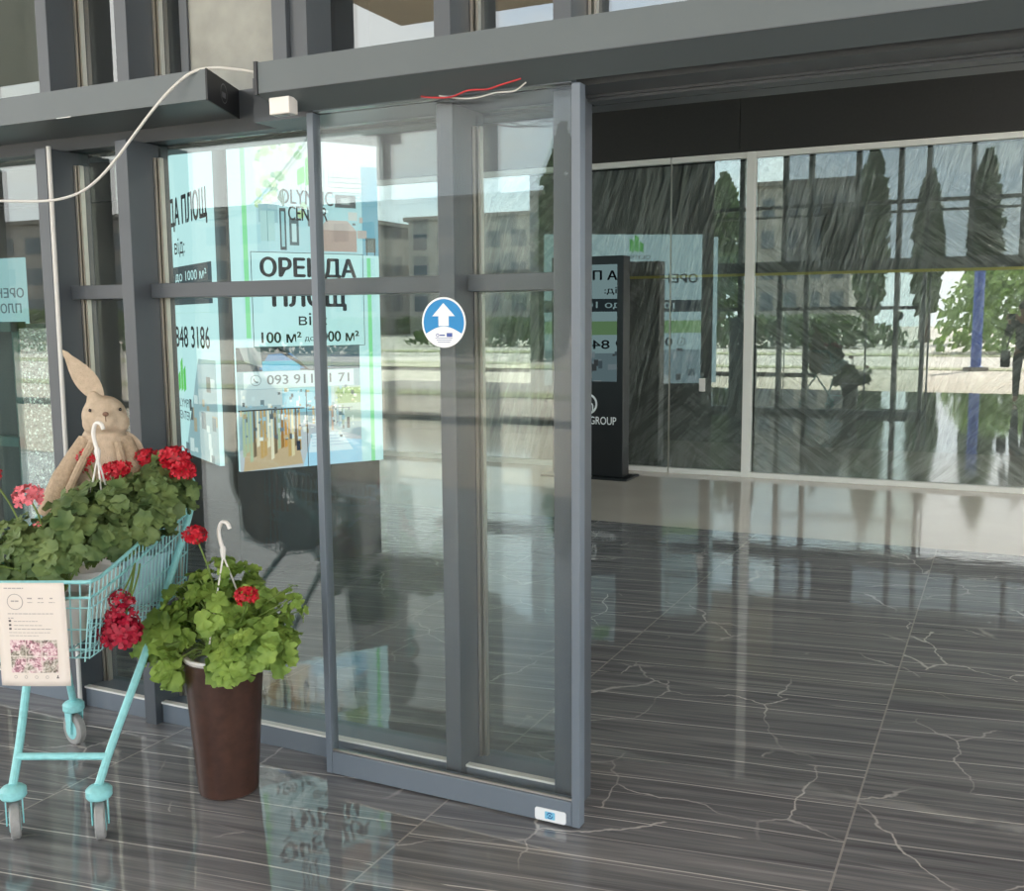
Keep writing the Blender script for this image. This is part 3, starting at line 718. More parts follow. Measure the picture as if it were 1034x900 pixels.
m = MB(); m.fbox(FB, 0.04, 0.755, 1.133, 1.236, 0.0313, 0.0320); m.build('phone_panel', E(206, 222, 226), scr)
m = MB(); text_on(m, FB, '093 911 71 71', 0.185, 0.725, 1.157, 1.214, 0.0325, 0.022)
ring_on(m, FB, 0.115, 1.185, 0.030, 0.033, 0.0325); ring_on(m, FB, 0.124, 1.194, 0.016, 0.024, 0.0325, a0=PI * 0.95, a1=PI * 1.6)
m.build('phone_lettering', E(84, 98, 106), scr)
m = MB(); leaf_logo(m, FB, 0.50, 2.36, 0.19, 0.0325); m.build('leaf_mark', E(120, 210, 120), scr)
m = MB(); text_on(m, FB, 'OLYMPIC', 0.30, 0.65, 2.247, 2.333, 0.0325, 0.02); text_on(m, FB, 'CENTER', 0.355, 0.61, 2.15, 2.236, 0.0325, 0.02); m.build('centre_lettering', LINKC, scr)

def side_screen(F, s0, s1, name_label):
    """the tall screens on the two other faces share one layout; s0..s1 left to right as read"""
    W = s1 - s0
    m = MB(); m.fbox(F, s0, s1, Z0, Z1 + 0.03, 0.0, 0.03); sc = m.build('screen', LW, ad); sc['label'] = name_label
    a = Art(F, 0.0305)
    zz = ((1.655, 1.912), (1.60, 1.601), 1.30) if F is FA else ((1.62, 1.78), (1.33, 1.50), 1.10)
    a.r(s0, s1, *zz[0], (64, 76, 82)); a.r(s0, s1, *zz[1], (150, 196, 140)); a.r(s0, s1, Z0, zz[2], (150, 178, 186))
    random.seed(12)
    for k in range(40):
        s = s0 + random.random() * W * 0.9; z = Z0 + random.random() * 0.5
        a.r(s, s + 0.03 + random.random() * 0.12, z, z + 0.02 + random.random() * 0.1, random.choice([(176, 196, 204), (110, 130, 138), (206, 220, 222), (96, 104, 106), (170, 160, 140)]))
    a.build('photo', sc)
    return sc
def side_text(F, sc, s0, W):
    m = MB(); text_on(m, F, 'ОРЕНДА ПЛОЩ', 0.255, 1.72, 1.99, 2.13, 0.0325, 0.036); text_on(m, F, 'від:', 0.84, 1.09, 1.83, 1.925, 0.0325, 0.01)
    m.build('lettering', LINKC, sc)
    m = MB(); text_on(m, F, '100 до 1000 м²', 0.58, 1.75, 1.65, 1.745, 0.0325, 0.02); m.build('band_lettering', LW, sc)
    m = MB(); m.fbox(F, 0.38, 2.05, 1.12, 1.30, 0.0313, 0.032); m.build('phone_panel', LW, sc)
    m = MB(); text_on(m, F, '099 848 3186', 0.60, 1.90, 1.155, 1.265, 0.0325, 0.022); ring_on(m, F, 0.48, 1.21, 0.05, 0.058, 0.0325); ring_on(m, F, 0.49, 1.22, 0.02, 0.03, 0.0325, a0=PI * 0.95, a1=PI * 1.6); m.build('phone_lettering', LINKC, sc)
    m = MB(); leaf_logo(m, F, 1.12, 2.42, 0.24, 0.0325); m.build('leaf_mark', LGD, sc)
    m = MB(); text_on(m, F, 'OLYMPIC', 0.92, 1.34, 2.33, 2.385, 0.0325, 0.015); m.build('centre_lettering', LINKB, sc)
# face towards the street, left of the corner: read from its far end towards the corner
OA = OB
FA = Frame(OA, -dA, (dA.y * -1, dA.x, 0) if False else (-0.53, -0.848, 0))
sa = -1.46; sb = -0.29
scA = side_screen(FA, sa, sb, 'tall lit screen facing the street, seen at a slant')
m = MB(); text_on(m, FA, 'ДА ПЛОЩ', -1.255, -0.325, 2.15, 2.37, 0.0325, 0.035); text_on(m, FA, 'від:', -1.14, -0.88, 1.975, 2.10, 0.0325, 0.01); m.build('lettering', LINKC, scA)
m = MB(); text_on(m, FA, '100 до 1000 м²', -1.40, -0.40, 1.80, 1.875, 0.0325, 0.015); m.build('band_lettering', LW, scA)
m = MB(); m.fbox(FA, -1.45, -0.32, 1.33, 1.545, 0.0313, 0.032); m.build('phone_panel', LW, scA)
m = MB(); text_on(m, FA, '848 3186', -1.225, -0.385, 1.37, 1.51, 0.0325, 0.03); m.build('phone_lettering', LINKC, scA)
m = MB(); poly_on(m, FA, [(-1.46, 1.33), (-0.66, 1.33), (-1.08, 0.64), (-1.46, 0.64)], 0.0312); m.build('white_wedge', LW, scA)
m = MB(); leaf_logo(m, FA, -1.09, 1.06, 0.24, 0.0325); m.build('leaf_mark', LGD, scA)
m = MB(); text_on(m, FA, 'OLYMPIC', -1.26, -0.88, 0.955, 1.015, 0.0325, 0.004); text_on(m, FA, 'CENTER', -1.24, -0.93, 0.87, 0.93, 0.0325, 0.004); m.build('centre_lettering', LINKB, scA)
# face towards the inner shop front
FC = Frame(EB, dA, (0.53, 0.848, 0))
scC = side_screen(FC, 0.20, 2.38, 'wide lit screen facing the inner shop front')
side_text(FC, scC, 0.20, 2.18)

# ------------------------------------------------------------------ shopping cart
CO = Vector((-2.52, 2.04, 0)); CV = Vector((0.906, 0.424, 0)).normalized(); CU = Vector((-0.424, 0.906, 0)).normalized()
def CL(a, b, z): return CO + CV * a + CU * b + Vector((0, 0, z))
ct = thing('shopping_cart', 'small turquoise wire shopping cart filled with geraniums and a plush rabbit', 'shopping cart', (-2.67, 2.36, 0))
NW, RW, U0, U1 = 0.155, 0.240, -0.03, 0.62
def wid(u): return NW + (RW - NW) * (u - U0) / (U1 - U0)
def rim_z(u):
    t = min(max((u - 0.02) / (U1 - 0.02), 0), 1)
    return 0.80 + 0.155 * t * (1 - 0.25 * (1 - t))
def bot_z(u): return 0.560 + 0.045 * (u - U0) / (U1 - U0)
def wall_pt(side, u, f, inset=0.03):
    """f 0 bottom .. 1 rim on the left (-1) or right (1) wall"""
    w = wid(u) - inset * (1 - f)
    return CL(side * w, u, bot_z(u) + (rim_z(u) - bot_z(u)) * f)
m = MB(); R1 = 0.0024
us = [U0 + (U1 - U0) * i / 27 for i in range(28)]
for sd in (-1, 1):
    for u in us: m.tube([wall_pt(sd, u, 0), wall_pt(sd, u, 1)], R1, 5)
    for f in (0.12, 0.38, 0.66): m.tube([wall_pt(sd, u, f) for u in us], R1 * 1.1, 5)
for i in range(11):
    t = -1 + 2 * i / 10
    m.tube([CL(t * (NW - 0.03), U0 + 0.03, 0.56), CL(t * NW, U0, rim_z(U0))], R1, 5)
    m.tube([CL(t * (RW - 0.03), U1 - 0.0, bot_z(U1)), CL(t * RW, U1, rim_z(U1))], R1, 5)
for f in (0.12, 0.38, 0.66):
    m.tube([CL(-(NW - 0.03 * (1 - f)), U0 + 0.03 * (1 - f), 0.56 + 0.24 * f), CL((NW - 0.03 * (1 - f)), U0 + 0.03 * (1 - f), 0.56 + 0.24 * f)], R1 * 1.1, 5)
    m.tube([CL(-(RW - 0.03 * (1 - f)), U1, bot_z(U1) + (rim_z(U1) - bot_z(U1)) * f), CL((RW - 0.03 * (1 - f)), U1, bot_z(U1) + (rim_z(U1) - bot_z(U1)) * f)], R1 * 1.1, 5)
for i in range(12):
    u = U0 + 0.03 + (U1 - U0 - 0.03) * i / 11; m.tube([wall_pt(-1, u, 0), wall_pt(1, u, 0)], R1, 5)
for i in range(7):
    t = -1 + 2 * i / 6; m.tube([CL(t * (NW - 0.03), U0 + 0.03, 0.56), CL(t * (RW - 0.03), U1, bot_z(U1))], R1, 5)
m.build('basket', TEALDARK, ct)
m = MB()
loop = [wall_pt(1, u, 1) for u in us] + [CL(RW - 0.01, U1 + 0.012, rim_z(U1)), CL(-RW + 0.01, U1 + 0.012, rim_z(U1))] + [wall_pt(-1, u, 1) for u in us[::-1]] + [CL(-NW + 0.012, U0 - 0.006, 0.80), CL(NW - 0.012, U0 - 0.006, 0.80), wall_pt(1, U0, 1)]
m.tube(loop, 0.006, 8)
m.tube([wall_pt(1, u, 0.80) for u in us], 0.0042, 8); m.tube([wall_pt(-1, u, 0.80) for u in us], 0.0042, 8)
m.tube([CL(-NW, U0, 0.752), CL(NW, U0, 0.752)], 0.0042, 8)
m.build('rim', TEAL, ct)
m = MB(); hz = 0.985
m.tube(smooth_path([CL(-RW, U1 + 0.0, 0.90), CL(-RW, U1 + 0.03, 0.96), CL(-RW + 0.01, U1 + 0.05, hz), CL(-RW + 0.05, U1 + 0.055, hz), CL(RW - 0.05, U1 + 0.055, hz), CL(RW - 0.01, U1 + 0.05, hz), CL(RW, U1 + 0.03, 0.96), CL(RW, U1, 0.90)], 4), 0.012, 10)
m.build('handle', TEAL, ct)
LR = 0.0125
for sd in (-1, 1):
    m = MB(); m.tube(smooth_path([CL(sd * 0.13, 0.0, 0.165), CL(sd * 0.145, 0.09, 0.27), CL(sd * 0.20, 0.34, 0.56), CL(sd * 0.236, 0.60, 0.86), CL(sd * 0.24, U1 + 0.01, 0.93)], 3), LR, 10); m.build('leg', TEAL, ct)
    m = MB(); m.tube([CL(sd * 0.25, 0.69, 0.165), CL(sd * 0.215, 0.57, 0.36), CL(sd * 0.17, 0.40, 0.57)], LR, 10); m.build('leg', TEAL, ct)
m = MB(); m.tube([CL(-0.139, 0.053, 0.233), CL(0.139, 0.053, 0.233)], 0.011, 10); m.build('crossbar', TEAL, ct)
def caster(a, b, yaw):
    c = CL(a, b, 0); R = 0.058
    fw = Vector((math.cos(yaw), math.sin(yaw), 0)); sd = Vector((-fw.y, fw.x, 0))
    wc = c + Vector((0, 0, R)) 
    m = MB(); m.lathe(c + Vector((0, 0, 0.128)), [(0.0, 0.0), (0.034, 0.0), (0.038, 0.006), (0.038, 0.026), (0.030, 0.034), (0.018, 0.04), (0.0, 0.04)], 24)
    for q in (-1, 1):
        p = [c + sd * q * 0.021 + fw * x + Vector((0, 0, z)) for x, z in ((-0.022, 0.13), (0.022, 0.13), (0.012, R - 0.012), (-0.012, R - 0.012))]
        p2 = [x + sd * q * 0.004 for x in p]
        m.hexa([p[0], p[1], p[2], p[3], p2[0], p2[1], p2[2], p2[3]])
    cs = m.build('caster', TEAL, ct)
    m = MB(); m.lathe(wc - sd * 0.015, [(0.0, 0.002), (0.02, 0.0), (R - 0.006, 0.0), (R, 0.005), (R, 0.025), (R - 0.006, 0.03), (0.02, 0.03), (0.0, 0.028)], 28, axis=sd); m.build('wheel', WHEELGREY, cs)
    m = MB(); m.lathe(wc - sd * 0.0165, [(0.0, 0.0), (0.034, 0.0), (0.036, 0.001), (0.036, 0.032), (0.034, 0.033), (0.0, 0.033)], 20, axis=sd); m.build('hub', TEAL, cs)
caster(-0.13, 0, 2.50); caster(0.13, 0, 2.36); caster(-0.25, 0.69, 2.95); caster(0.25, 0.69, 1.5)

# paper sheet tied to the front of the cart
PO = Vector((-2.592, 1.938, 0)); px = Vector((0.185, 0.082, 0)).normalized()
F0 = Frame(PO, px, (px.y, -px.x, 0))
m = MB(); vs = []; fs = []; nx, nz = 10, 16; PW = 0.204
def pd(s, z): return 0.004 + 0.006 * math.sin(s * 14) * (0.81 - z) / 0.3 + 0.008 * ((0.81 - z) / 0.3) ** 2
for i in range(nx + 1):
    for j in range(nz + 1):
        s = PW * i / nx; z = 0.505 + 0.302 * j / nz; vs.append(F0.P(s + 0.008 * (0.807 - z) / 0.3, z, pd(s, z)))
for i in range(nx):
    for j in range(nz): fs.append((i * (nz + 1) + j, (i + 1) * (nz + 1) + j, (i + 1) * (nz + 1) + j + 1, i * (nz + 1) + j + 1))
m.add(vs, fs, 0, True)
pp = m.build('paper_notice', PAPER); tag(pp, 'printed paper notice with six flower photos hung on the cart front', 'notice')
sol = pp.modifiers.new('thick', 'SOLIDIFY'); sol.thickness = 0.0006
def pq(mb, s0, s1, z0, z1, mi=0):
    g = lambda s, z: F0.P(s + 0.008 * (0.807 - z) / 0.3, z, pd(s, z) + 0.0012)
    mb.add([g(s0, z0), g(s1, z0), g(s1, z1), g(s0, z1)], [(0, 1, 2, 3)], mi)
m = MB()
for row in range(2):
    for c_ in range(3):
        s0 = 0.034 + c_ * 0.0465; z1 = 0.640 - row * 0.049
        for i in range(3):
            for j in range(3): pq(m, s0 + i * 0.0148, s0 + (i + 1) * 0.0148, z1 - (j + 1) * 0.0154, z1 - j * 0.0154)
PHOTO, N, L = new_mat('printed_flower_photos')
tc = N.new('ShaderNodeTexCoord'); n1 = N.new('ShaderNodeTexNoise'); n1.inputs['Scale'].default_value = 95; n1.inputs['Detail'].default_value = 4; n1.inputs['Distortion'].default_value = 1.2; L.new(tc.outputs['Object'], n1.inputs['Vector'])
n2 = N.new('ShaderNodeTexNoise'); n2.inputs['Scale'].default_value = 26; n2.inputs['Detail'].default_value = 1; L.new(tc.outputs['Object'], n2.inputs['Vector'])
c1 = ramp_n(N, L, n1.outputs['Fac'], [(0.34, rgb(92, 78, 76)), (0.46, rgb(186, 132, 146)), (0.56, rgb(222, 194, 196)), (0.68, rgb(236, 222, 220))])
c2 = ramp_n(N, L, n1.outputs['Fac'], [(0.34, rgb(96, 92, 78)), (0.5, rgb(168, 160, 146)), (0.66, rgb(226, 216, 208))])
w_ = N.new('ShaderNodeMapRange'); L.new(n2.outputs['Fac'], w_.inputs[0]); w_.inputs[1].default_value = 0.45; w_.inputs[2].default_value = 0.55
p_ = N.new('ShaderNodeBsdfPrincipled'); L.new(mix_n(N, L, w_.outputs[0], c1, c2), p_.inputs['Base Color']); p_.inputs['Roughness'].default_value = 0.6; out(N, L, p_.outputs[0])
m.build('photo_grid', PHOTO, pp)
m = MB()
def pring(s, z, r0, r1, n=24):
    g = lambda s, z: F0.P(s + 0.008 * (0.807 - z) / 0.3, z, pd(s, z) + 0.0014)
    for k in range(n):
        a, b = 2 * PI * k / n, 2 * PI * (k + 1) / n
        m.add([g(s + r0 * math.cos(a), z + r0 * math.sin(a)), g(s + r1 * math.cos(a), z + r1 * math.sin(a)), g(s + r1 * math.cos(b), z + r1 * math.sin(b)), g(s + r0 * math.cos(b), z + r0 * math.sin(b))], [(0, 1, 2, 3)])
pring(0.058, 0.752, 0.0215, 0.0235)
for (s0, s1, z, h) in ((0.028, 0.085, 0.790, 0.003), (0.034, 0.168, 0.716, 0.0022), (0.034, 0.05, 0.703, 0.0025), (0.05, 0.12, 0.694, 0.0018), (0.05, 0.132, 0.682, 0.0018), (0.05, 0.16, 0.671, 0.0022), (0.034, 0.155, 0.661, 0.0016), (0.034, 0.12, 0.652, 0.0016), (0.046, 0.07, 0.752, 0.004), (0.094, 0.108, 0.760, 0.004), (0.094, 0.110, 0.749, 0.002), (0.126, 0.14, 0.760, 0.004), (0.124, 0.142, 0.749, 0.002), (0.160, 0.168, 0.760, 0.004), (0.156, 0.174, 0.749, 0.002)):
    s = s0
    random.seed(int(s0 * 1000) + int(z * 1000))
    while s < s1:
        e = min(s + 0.006 + random.random() * 0.010, s1); pq(m, s, e, z, z + h); s = e + 0.002
for k in range(4): pring(0.045 + 0.031 * k, 0.532, 0.0035, 0.0048, 10)
m.build('lettering', INK, pp)
m = MB()
for z in (0.693, 0.681, 0.670): pq(m, 0.035, 0.042, z, z + 0.006)
pq(m, 0.165, 0.172, 0.528, 0.531); pq(m, 0.167, 0.170, 0.531, 0.537)
m.build('lettering', INKD, pp)

# ------------------------------------------------------------------ geraniums
def leaf(mb, c, nrm, up, r, mi=0):
    n = nrm.normalized(); x = up - n * up.dot(n)
    if x.length < 1e-4: x = n.orthogonal()
    x.normalize(); y = n.cross(x)
    N = 18; ph = random.random() * 6; amp = 0.12 + random.random() * 0.10
    vs = [c]; fs = []
    cup = random.uniform(-0.15, 0.35)
    for ring, q in ((0.55, 0.0), (1.0, 1.0)):
        for k in range(N):
            a = 2 * PI * k / N
            lobe = 1 + 0.10 * math.cos(7 * a) * q - 0.42 * math.exp(-(((a - PI + PI) % (2 * PI) - PI) ** 2) / 0.06) * q if True else 1
            rr = r * ring * lobe
            h = r * (cup * ring * ring + amp * q * math.sin(5 * a + ph) + 0.05 * math.cos(7 * a))
            vs.append(c - x * (rr * math.cos(a - PI)) * 1.0 + y * rr * math.sin(a - PI) + n * h)
    for k in range(N):
        fs.append((0, 1 + k, 1 + (k + 1) % N)); a, b = 1 + k, 1 + (k + 1) % N
        fs.append((a, a + N, b + N, b))
    mb.add(vs, fs, mi, True)

def foliage(blobs, root, n_stem=30):
    """blobs: (centre, radii, count, leaf size); leaves face outwards and up over each blob"""
    lf = MB(); sm = MB(); k = 0
    for (c, r, n, size) in blobs:
        c = Vector(c)
        n = int(n * 2.1); size *= 0.70
        for i in range(n):
            z = random.uniform(-0.75, 1.0); a = random.uniform(0, 2 * PI); q = math.sqrt(1 - z * z)
            d = Vector((q * math.cos(a), q * math.sin(a), z)); f = random.uniform(0.55, 1.05)
            p = c + Vector((d.x * r[0], d.y * r[1], d.z * r[2])) * f
            nr = (d * 0.8 + Vector((0, -0.25, 0.55)) + Vector((random.uniform(-.5, .5), random.uniform(-.5, .5), random.uniform(-.4, .4))))
            leaf(lf, p, nr, Vector((random.uniform(-1, 1), random.uniform(-1, 1), random.uniform(-.6, .6))), size * random.uniform(0.65, 1.15))
            if i % 3 == 0:
                b = Vector(root); mid = (p + b) / 2 + Vector((0, 0, 0.03)); sm.tube(smooth_path([b + (p - b) * 0.15, mid, p], 3), 0.0022, 5, cap=False)
    return lf, sm

def bloom(name, c, R, mat, parent, n=30, base=None, seed=1):
    random.seed(seed); c = Vector(c); mb = MB()
    for i in range(n):
        z = 1 - 1.75 * (i + 0.5) / n; a = i * 2.39996; q = math.sqrt(max(0, 1 - z * z))
        d = (Vector((q * math.cos(a), q * math.sin(a), z)) + Vector((random.uniform(-.2, .2), random.uniform(-.2, .2), random.uniform(-.2, .2)))).normalized()
        p = c + Vector((d.x * R, d.y * R, d.z * R * 0.72)) * random.uniform(0.8, 1.05)
        x = d.orthogonal().normalized(); y = d.cross(x); t0 = random.random() * 6; pr = R * random.uniform(0.30, 0.42)
        for k in range(5):
            t = t0 + 2 * PI * k / 5; ax = x * math.cos(t) + y * math.sin(t); ay = d.cross(ax)
            lift = random.uniform(0.1, 0.4)
            mb.add([p, p + ax * pr * 0.45 + ay * pr * 0.30 + d * pr * lift * 0.4, p + ax * pr * 0.9 + ay * pr * 0.34 + d * pr * lift, p + ax * pr * 1.05 + d * pr * lift * 1.2, p + ax * pr * 0.9 - ay * pr * 0.34 + d * pr * lift, p + ax * pr * 0.45 - ay * pr * 0.30 + d * pr * lift * 0.4], [(0, 1, 5), (1, 2, 4, 5), (2, 3, 4)], 0, True)
    o = mb.build(name, mat, parent)
    if base is not None:
        s = MB(); b = Vector(base); s.tube(smooth_path([b, (b + c) / 2 + Vector((0.01, 0, 0.01)), c], 4), 0.0028, 6, cap=False); s.build('flower_stalk', STEM, o)
    return o

def pot(c, r, h, parent, mat=WHITE, name='pot'):
    m = MB(); m.lathe(c, [(0.0, 0.0), (r * 0.72, 0.0), (r * 0.76, 0.004), (r * 0.98, h - 0.016), (r * 1.05, h - 0.014), (r * 1.05, h), (r * 0.97, h), (r * 0.94, h - 0.02), (0.0, h - 0.022)], 32)
    return m.build(name, mat, parent)

def hanger(base_pts, top, parent):
    """white plastic hanger: three arms up to a hook"""
    m = MB(); T = Vector(top)
    for b in base_pts: m.tube([Vector(b), T], 0.003, 6)
    m.tube([T + Vector((0, 0, -0.012)), T + Vector((0, 0, 0.02)), T + Vector((0, 0, 0.03))], [0.006, 0.010, 0.007], 8)
    hk = [T + Vector((0.0, 0, 0.02)), T + Vector((-0.012, 0, 0.06)), T + Vector((-0.012, 0, 0.085)), T + Vector((0.0, 0, 0.108)), T + Vector((0.022, 0, 0.108)), T + Vector((0.032, 0, 0.09))]
    m.tube(smooth_path(hk, 5), 0.0065, 8)
    m.build('hanger', WHITE, parent)

# geranium in front, pink blooms
g1 = thing('potted_geranium', 'geranium with pale pink blooms at the low front of the cart', 'plant', CL(-0.02, 0.12, 0.57), 'potted geraniums')
pot(CL(-0.02, 0.13, 0.572), 0.10, 0.15, g1)
random.seed(11)
lf, sm = foliage([((-2.66, 2.15, 0.86), (0.17, 0.14, 0.10), 75, 0.043), ((-2.74, 2.12, 0.80), (0.10, 0.10, 0.09), 34, 0.042), ((-2.56, 2.20, 0.90), (0.12, 0.12, 0.10), 46, 0.045), ((-2.53, 2.10, 0.83), (0.07, 0.05, 0.05), 14, 0.042)], CL(-0.02, 0.13, 0.70))
lf.build('foliage', LEAF, g1); sm.build('stems', STEM, g1)
bloom('bloom', (-2.632, 2.10, 1.03), 0.042, PINKP, g1, 26, (-2.63, 2.15, 0.88), 2)
bloom('bloom', (-2.598, 2.10, 0.945), 0.012, PINKP, g1, 8, (-2.61, 2.15, 0.88), 3)
bloom('bloom', (-2.77, 2.08, 1.085), 0.034, REDP, g1, 26, (-2.68, 2.12, 0.90), 4)
# geranium in the middle with its hanger
g2 = thing('potted_geranium', 'geranium under a white hook in the middle of the cart, red blooms behind it', 'plant', CL(-0.03, 0.36, 0.59), 'potted geraniums')
pot(CL(-0.02, 0.36, 0.592), 0.105, 0.16, g2)
random.seed(12)
lf, sm = foliage([((-2.62, 2.38, 0.95), (0.17, 0.13, 0.085), 84, 0.045), ((-2.57, 2.30, 0.88), (0.12, 0.08, 0.09), 40, 0.046)], CL(-0.02, 0.36, 0.73))
lf.build('foliage', LEAF, g2); sm.build('stems', STEM, g2)
hanger([(-2.70, 2.33, 0.80), (-2.57, 2.33, 0.80), (-2.63, 2.45, 0.80)], (-2.632, 2.37, 1.115), g2)
bloom('bloom', (-2.655, 2.45, 1.055), 0.04, REDP, g2, 30, (-2.64, 2.40, 0.95), 6)
bloom('bloom', (-2.615, 2.45, 1.07), 0.03, REDP, g2, 22, (-2.62, 2.40, 0.95), 7)
bloom('bloom', (-2.80, 2.48, 1.09), 0.036, REDP, g2, 20, (-2.70, 2.42, 0.95), 8)
bloom('bloom', (-2.82, 2.48, 1.05), 0.018, REDP, g2, 10, (-2.70, 2.42, 0.95), 9)
# geranium at the handle end
g3 = thing('potted_geranium', 'geranium with three large red blooms at the handle end of the cart', 'plant', CL(0.10, 0.47, 0.60), 'potted geraniums')
pot(CL(0.10, 0.50, 0.602), 0.10, 0.17, g3, principled('pale_blue_pot', rgb(176, 205, 218), 0.4))
random.seed(13)
lf, sm = foliage([((-2.53, 2.52, 0.97), (0.13, 0.12, 0.085), 80, 0.043), ((-2.48, 2.40, 0.90), (0.08, 0.09, 0.07), 34, 0.043), ((-2.60, 2.60, 1.02), (0.09, 0.06, 0.07), 26, 0.04)], CL(0.10, 0.50, 0.76))
lf.build('foliage', LEAF, g3); sm.build('stems', STEM, g3)
bloom('bloom', (-2.655, 2.60, 1.08), 0.040, REDP, g3, 30, (-2.58, 2.55, 0.95), 10)
bloom('bloom', (-2.525, 2.60, 1.088), 0.050, REDP, g3, 34, (-2.52, 2.55, 0.95), 11)
bloom('bloom', (-2.455, 2.56, 1.055), 0.042, REDP, g3, 30, (-2.48, 2.50, 0.92), 12)
b = bloom('bloom', (-2.372, 2.185, 0.615), 0.058, DREDP, g3, 44, (-2.42, 2.30, 0.80), 13)
bloom('bloom', (-2.375, 2.19, 0.665), 0.044, DREDP, g3, 26, (-2.42, 2.30, 0.80), 16)
bloom('bloom', (-2.385, 2.20, 0.715), 0.034, DREDP, g3, 22, (-2.42, 2.30, 0.80), 14)
bloom('bloom', (-2.345, 2.20, 0.715), 0.020, DREDP, g3, 12, (-2.40, 2.30, 0.80), 15)
# planter beside the cart
PC = Vector((-2.275, 2.515, 0)); PH = 0.455
pl = thing('planter', 'tall tapered dark brown planter standing on the tiles beside the cart', 'planter', PC)
m = MB(); m.lathe(PC, [(0.0, 0.0), (0.092, 0.0), (0.097, 0.006), (0.128, PH - 0.012), (0.130, PH), (0.122, PH), (0.118, PH - 0.03), (0.08, 0.10), (0.0, 0.10)], 48); m.build('body', BROWN, pl)
g4 = thing('potted_geranium', 'bright green geranium in a white hanging pot set into the brown planter', 'plant', PC + Vector((0, 0, 0.32)), 'potted geraniums')
m = MB(); m.lathe(PC + Vector((0, 0, 0.32)), [(0.0, 0.0), (0.07, 0.0), (0.108, 0.12), (0.128, 0.138), (0.131, 0.146), (0.128, 0.153), (0.112, 0.151), (0.105, 0.13), (0.0, 0.128)], 36); m.build('pot', WHITE, g4)
hanger([PC + Vector((0.035, -0.12, 0.46)), PC + Vector((0.11, 0.06, 0.46)), PC + Vector((-0.11, 0.06, 0.46))], PC + Vector((0.035, -0.02, 0.80)), g4)
random.seed(14)
rt = PC + Vector((0, 0, 0.47))
lf, sm = foliage([(PC + Vector((-0.02, 0.02, 0.60)), (0.22, 0.16, 0.13), 92, 0.046), (PC + Vector((-0.19, -0.06, 0.50)), (0.09, 0.09, 0.10), 38, 0.050), (PC + Vector((0.19, -0.03, 0.53)), (0.12, 0.11, 0.09), 48, 0.050), (PC + Vector((0.14, -0.13, 0.50)), (0.08, 0.05, 0.07), 22, 0.052), (PC + Vector((-0.10, -0.15, 0.44)), (0.035, 0.025, 0.07), 12, 0.050), (PC + Vector((0.0, 0.04, 0.70)), (0.13, 0.10, 0.07), 26, 0.036), (PC + Vector((0.30, 0.0, 0.66)), (0.035, 0.03, 0.08), 9, 0.026)], rt)
lf.build('foliage', LEAFB, g4); sm.build('stems', STEM, g4)
bloom('bloom', (-2.283, 2.42, 0.878), 0.036, REDP, g4, 28, (-2.27, 2.50, 0.60), 21)
bloom('bloom', (-2.045, 2.37, 0.722), 0.034, REDP, g4, 26, (-2.15, 2.46, 0.60), 22)

# ------------------------------------------------------------------ plush rabbit sitting in the cart
rb = thing('plush_rabbit', 'beige plush rabbit with one upright ear sitting among the geraniums', 'plush toy', (-2.87, 2.60, 0.60))
def remeshed(mb, name, mat, parent, vox=0.008, smooth=6):
    o = mb.build(name, mat, parent)
    r = o.modifiers.new('r', 'REMESH'); r.mode = 'VOXEL'; r.voxel_size = vox; r.use_smooth_shade = True
    s = o.modifiers.new('s', 'SMOOTH'); s.iterations = smooth; s.factor = 0.5
    dg = bpy.context.evaluated_depsgraph_get()
    me = bpy.data.meshes.new_from_object(o.evaluated_get(dg)); o.modifiers.clear(); o.data = me
    for p in me.polygons: p.use_smooth = True
    return o
H = Vector((-2.80, 2.56, 1.225))
HR = Matrix.Rotation(0.72, 3, 'Z')
def HV(x, y, z): return H + HR @ Vector((x, y, z))
m = MB()
m.ellipsoid(H, (0.078, 0.072, 0.072)); m.ellipsoid(HV(-0.03, -0.035, -0.02), (0.04, 0.04, 0.042)); m.ellipsoid(HV(0.045, -0.035, -0.02), (0.04, 0.04, 0.042)); m.ellipsoid(HV(0.012, -0.058, -0.012), (0.042, 0.036, 0.038))
m.ellipsoid(HV(-0.005, 0.01, -0.15), (0.10, 0.085, 0.14)); m.ellipsoid(HV(-0.03, 0.02, -0.33), (0.125, 0.10, 0.17)); m.ellipsoid(HV(0.0, 0.0, -0.5), (0.12, 0.09, 0.12))
m.ellipsoid(HV(-0.03, -0.015, 0.06), (0.028, 0.02, 0.03))
remeshed(m, 'body', PLUSH, rb)
def ear(base, tip, w, name):
    b = Vector(base); t = Vector(tip); ax = (t - b); n = 14; vs = []; fs = []
    side = ax.cross(HR @ Vector((0, -1, 0.1))).normalized(); fr = side.cross(ax).normalized(); M = 16
    for i in range(n + 1):
        q = i / n; r = w * (0.34 + 1.05 * math.sin(PI * min(q * 1.15, 1) ** 0.85) * 0.75) * (1 if q < 0.9 else math.sqrt(max(0.0, (1 - q) / 0.1)) * 0.9 + 0.1)
        for k in range(M):
            a = 2 * PI * k / M; sx = math.cos(a) * r; fy = math.sin(a) * r * 0.36
            if math.sin(a) < 0: fy *= 0.25
            vs.append(b + ax * q + side * sx - fr * fy)
    for i in range(n):
        for k in range(M): fs.append((i * M + k, i * M + (k + 1) % M, (i + 1) * M + (k + 1) % M, (i + 1) * M + k))
    fs.append(tuple(range(M))); fs.append(tuple(n * M + k for k in range(M)))
    mb = MB(); mb.add(vs, fs, 0, True)
    return mb.build(name, PLUSH, rb)
ear(HV(-0.005, -0.01, 0.055), HV(-0.125, 0.03, 0.228), 0.033, 'ear')
ear(HV(0.06, 0.0, -0.06), HV(0.115, -0.01, -0.22), 0.036, 'ear')
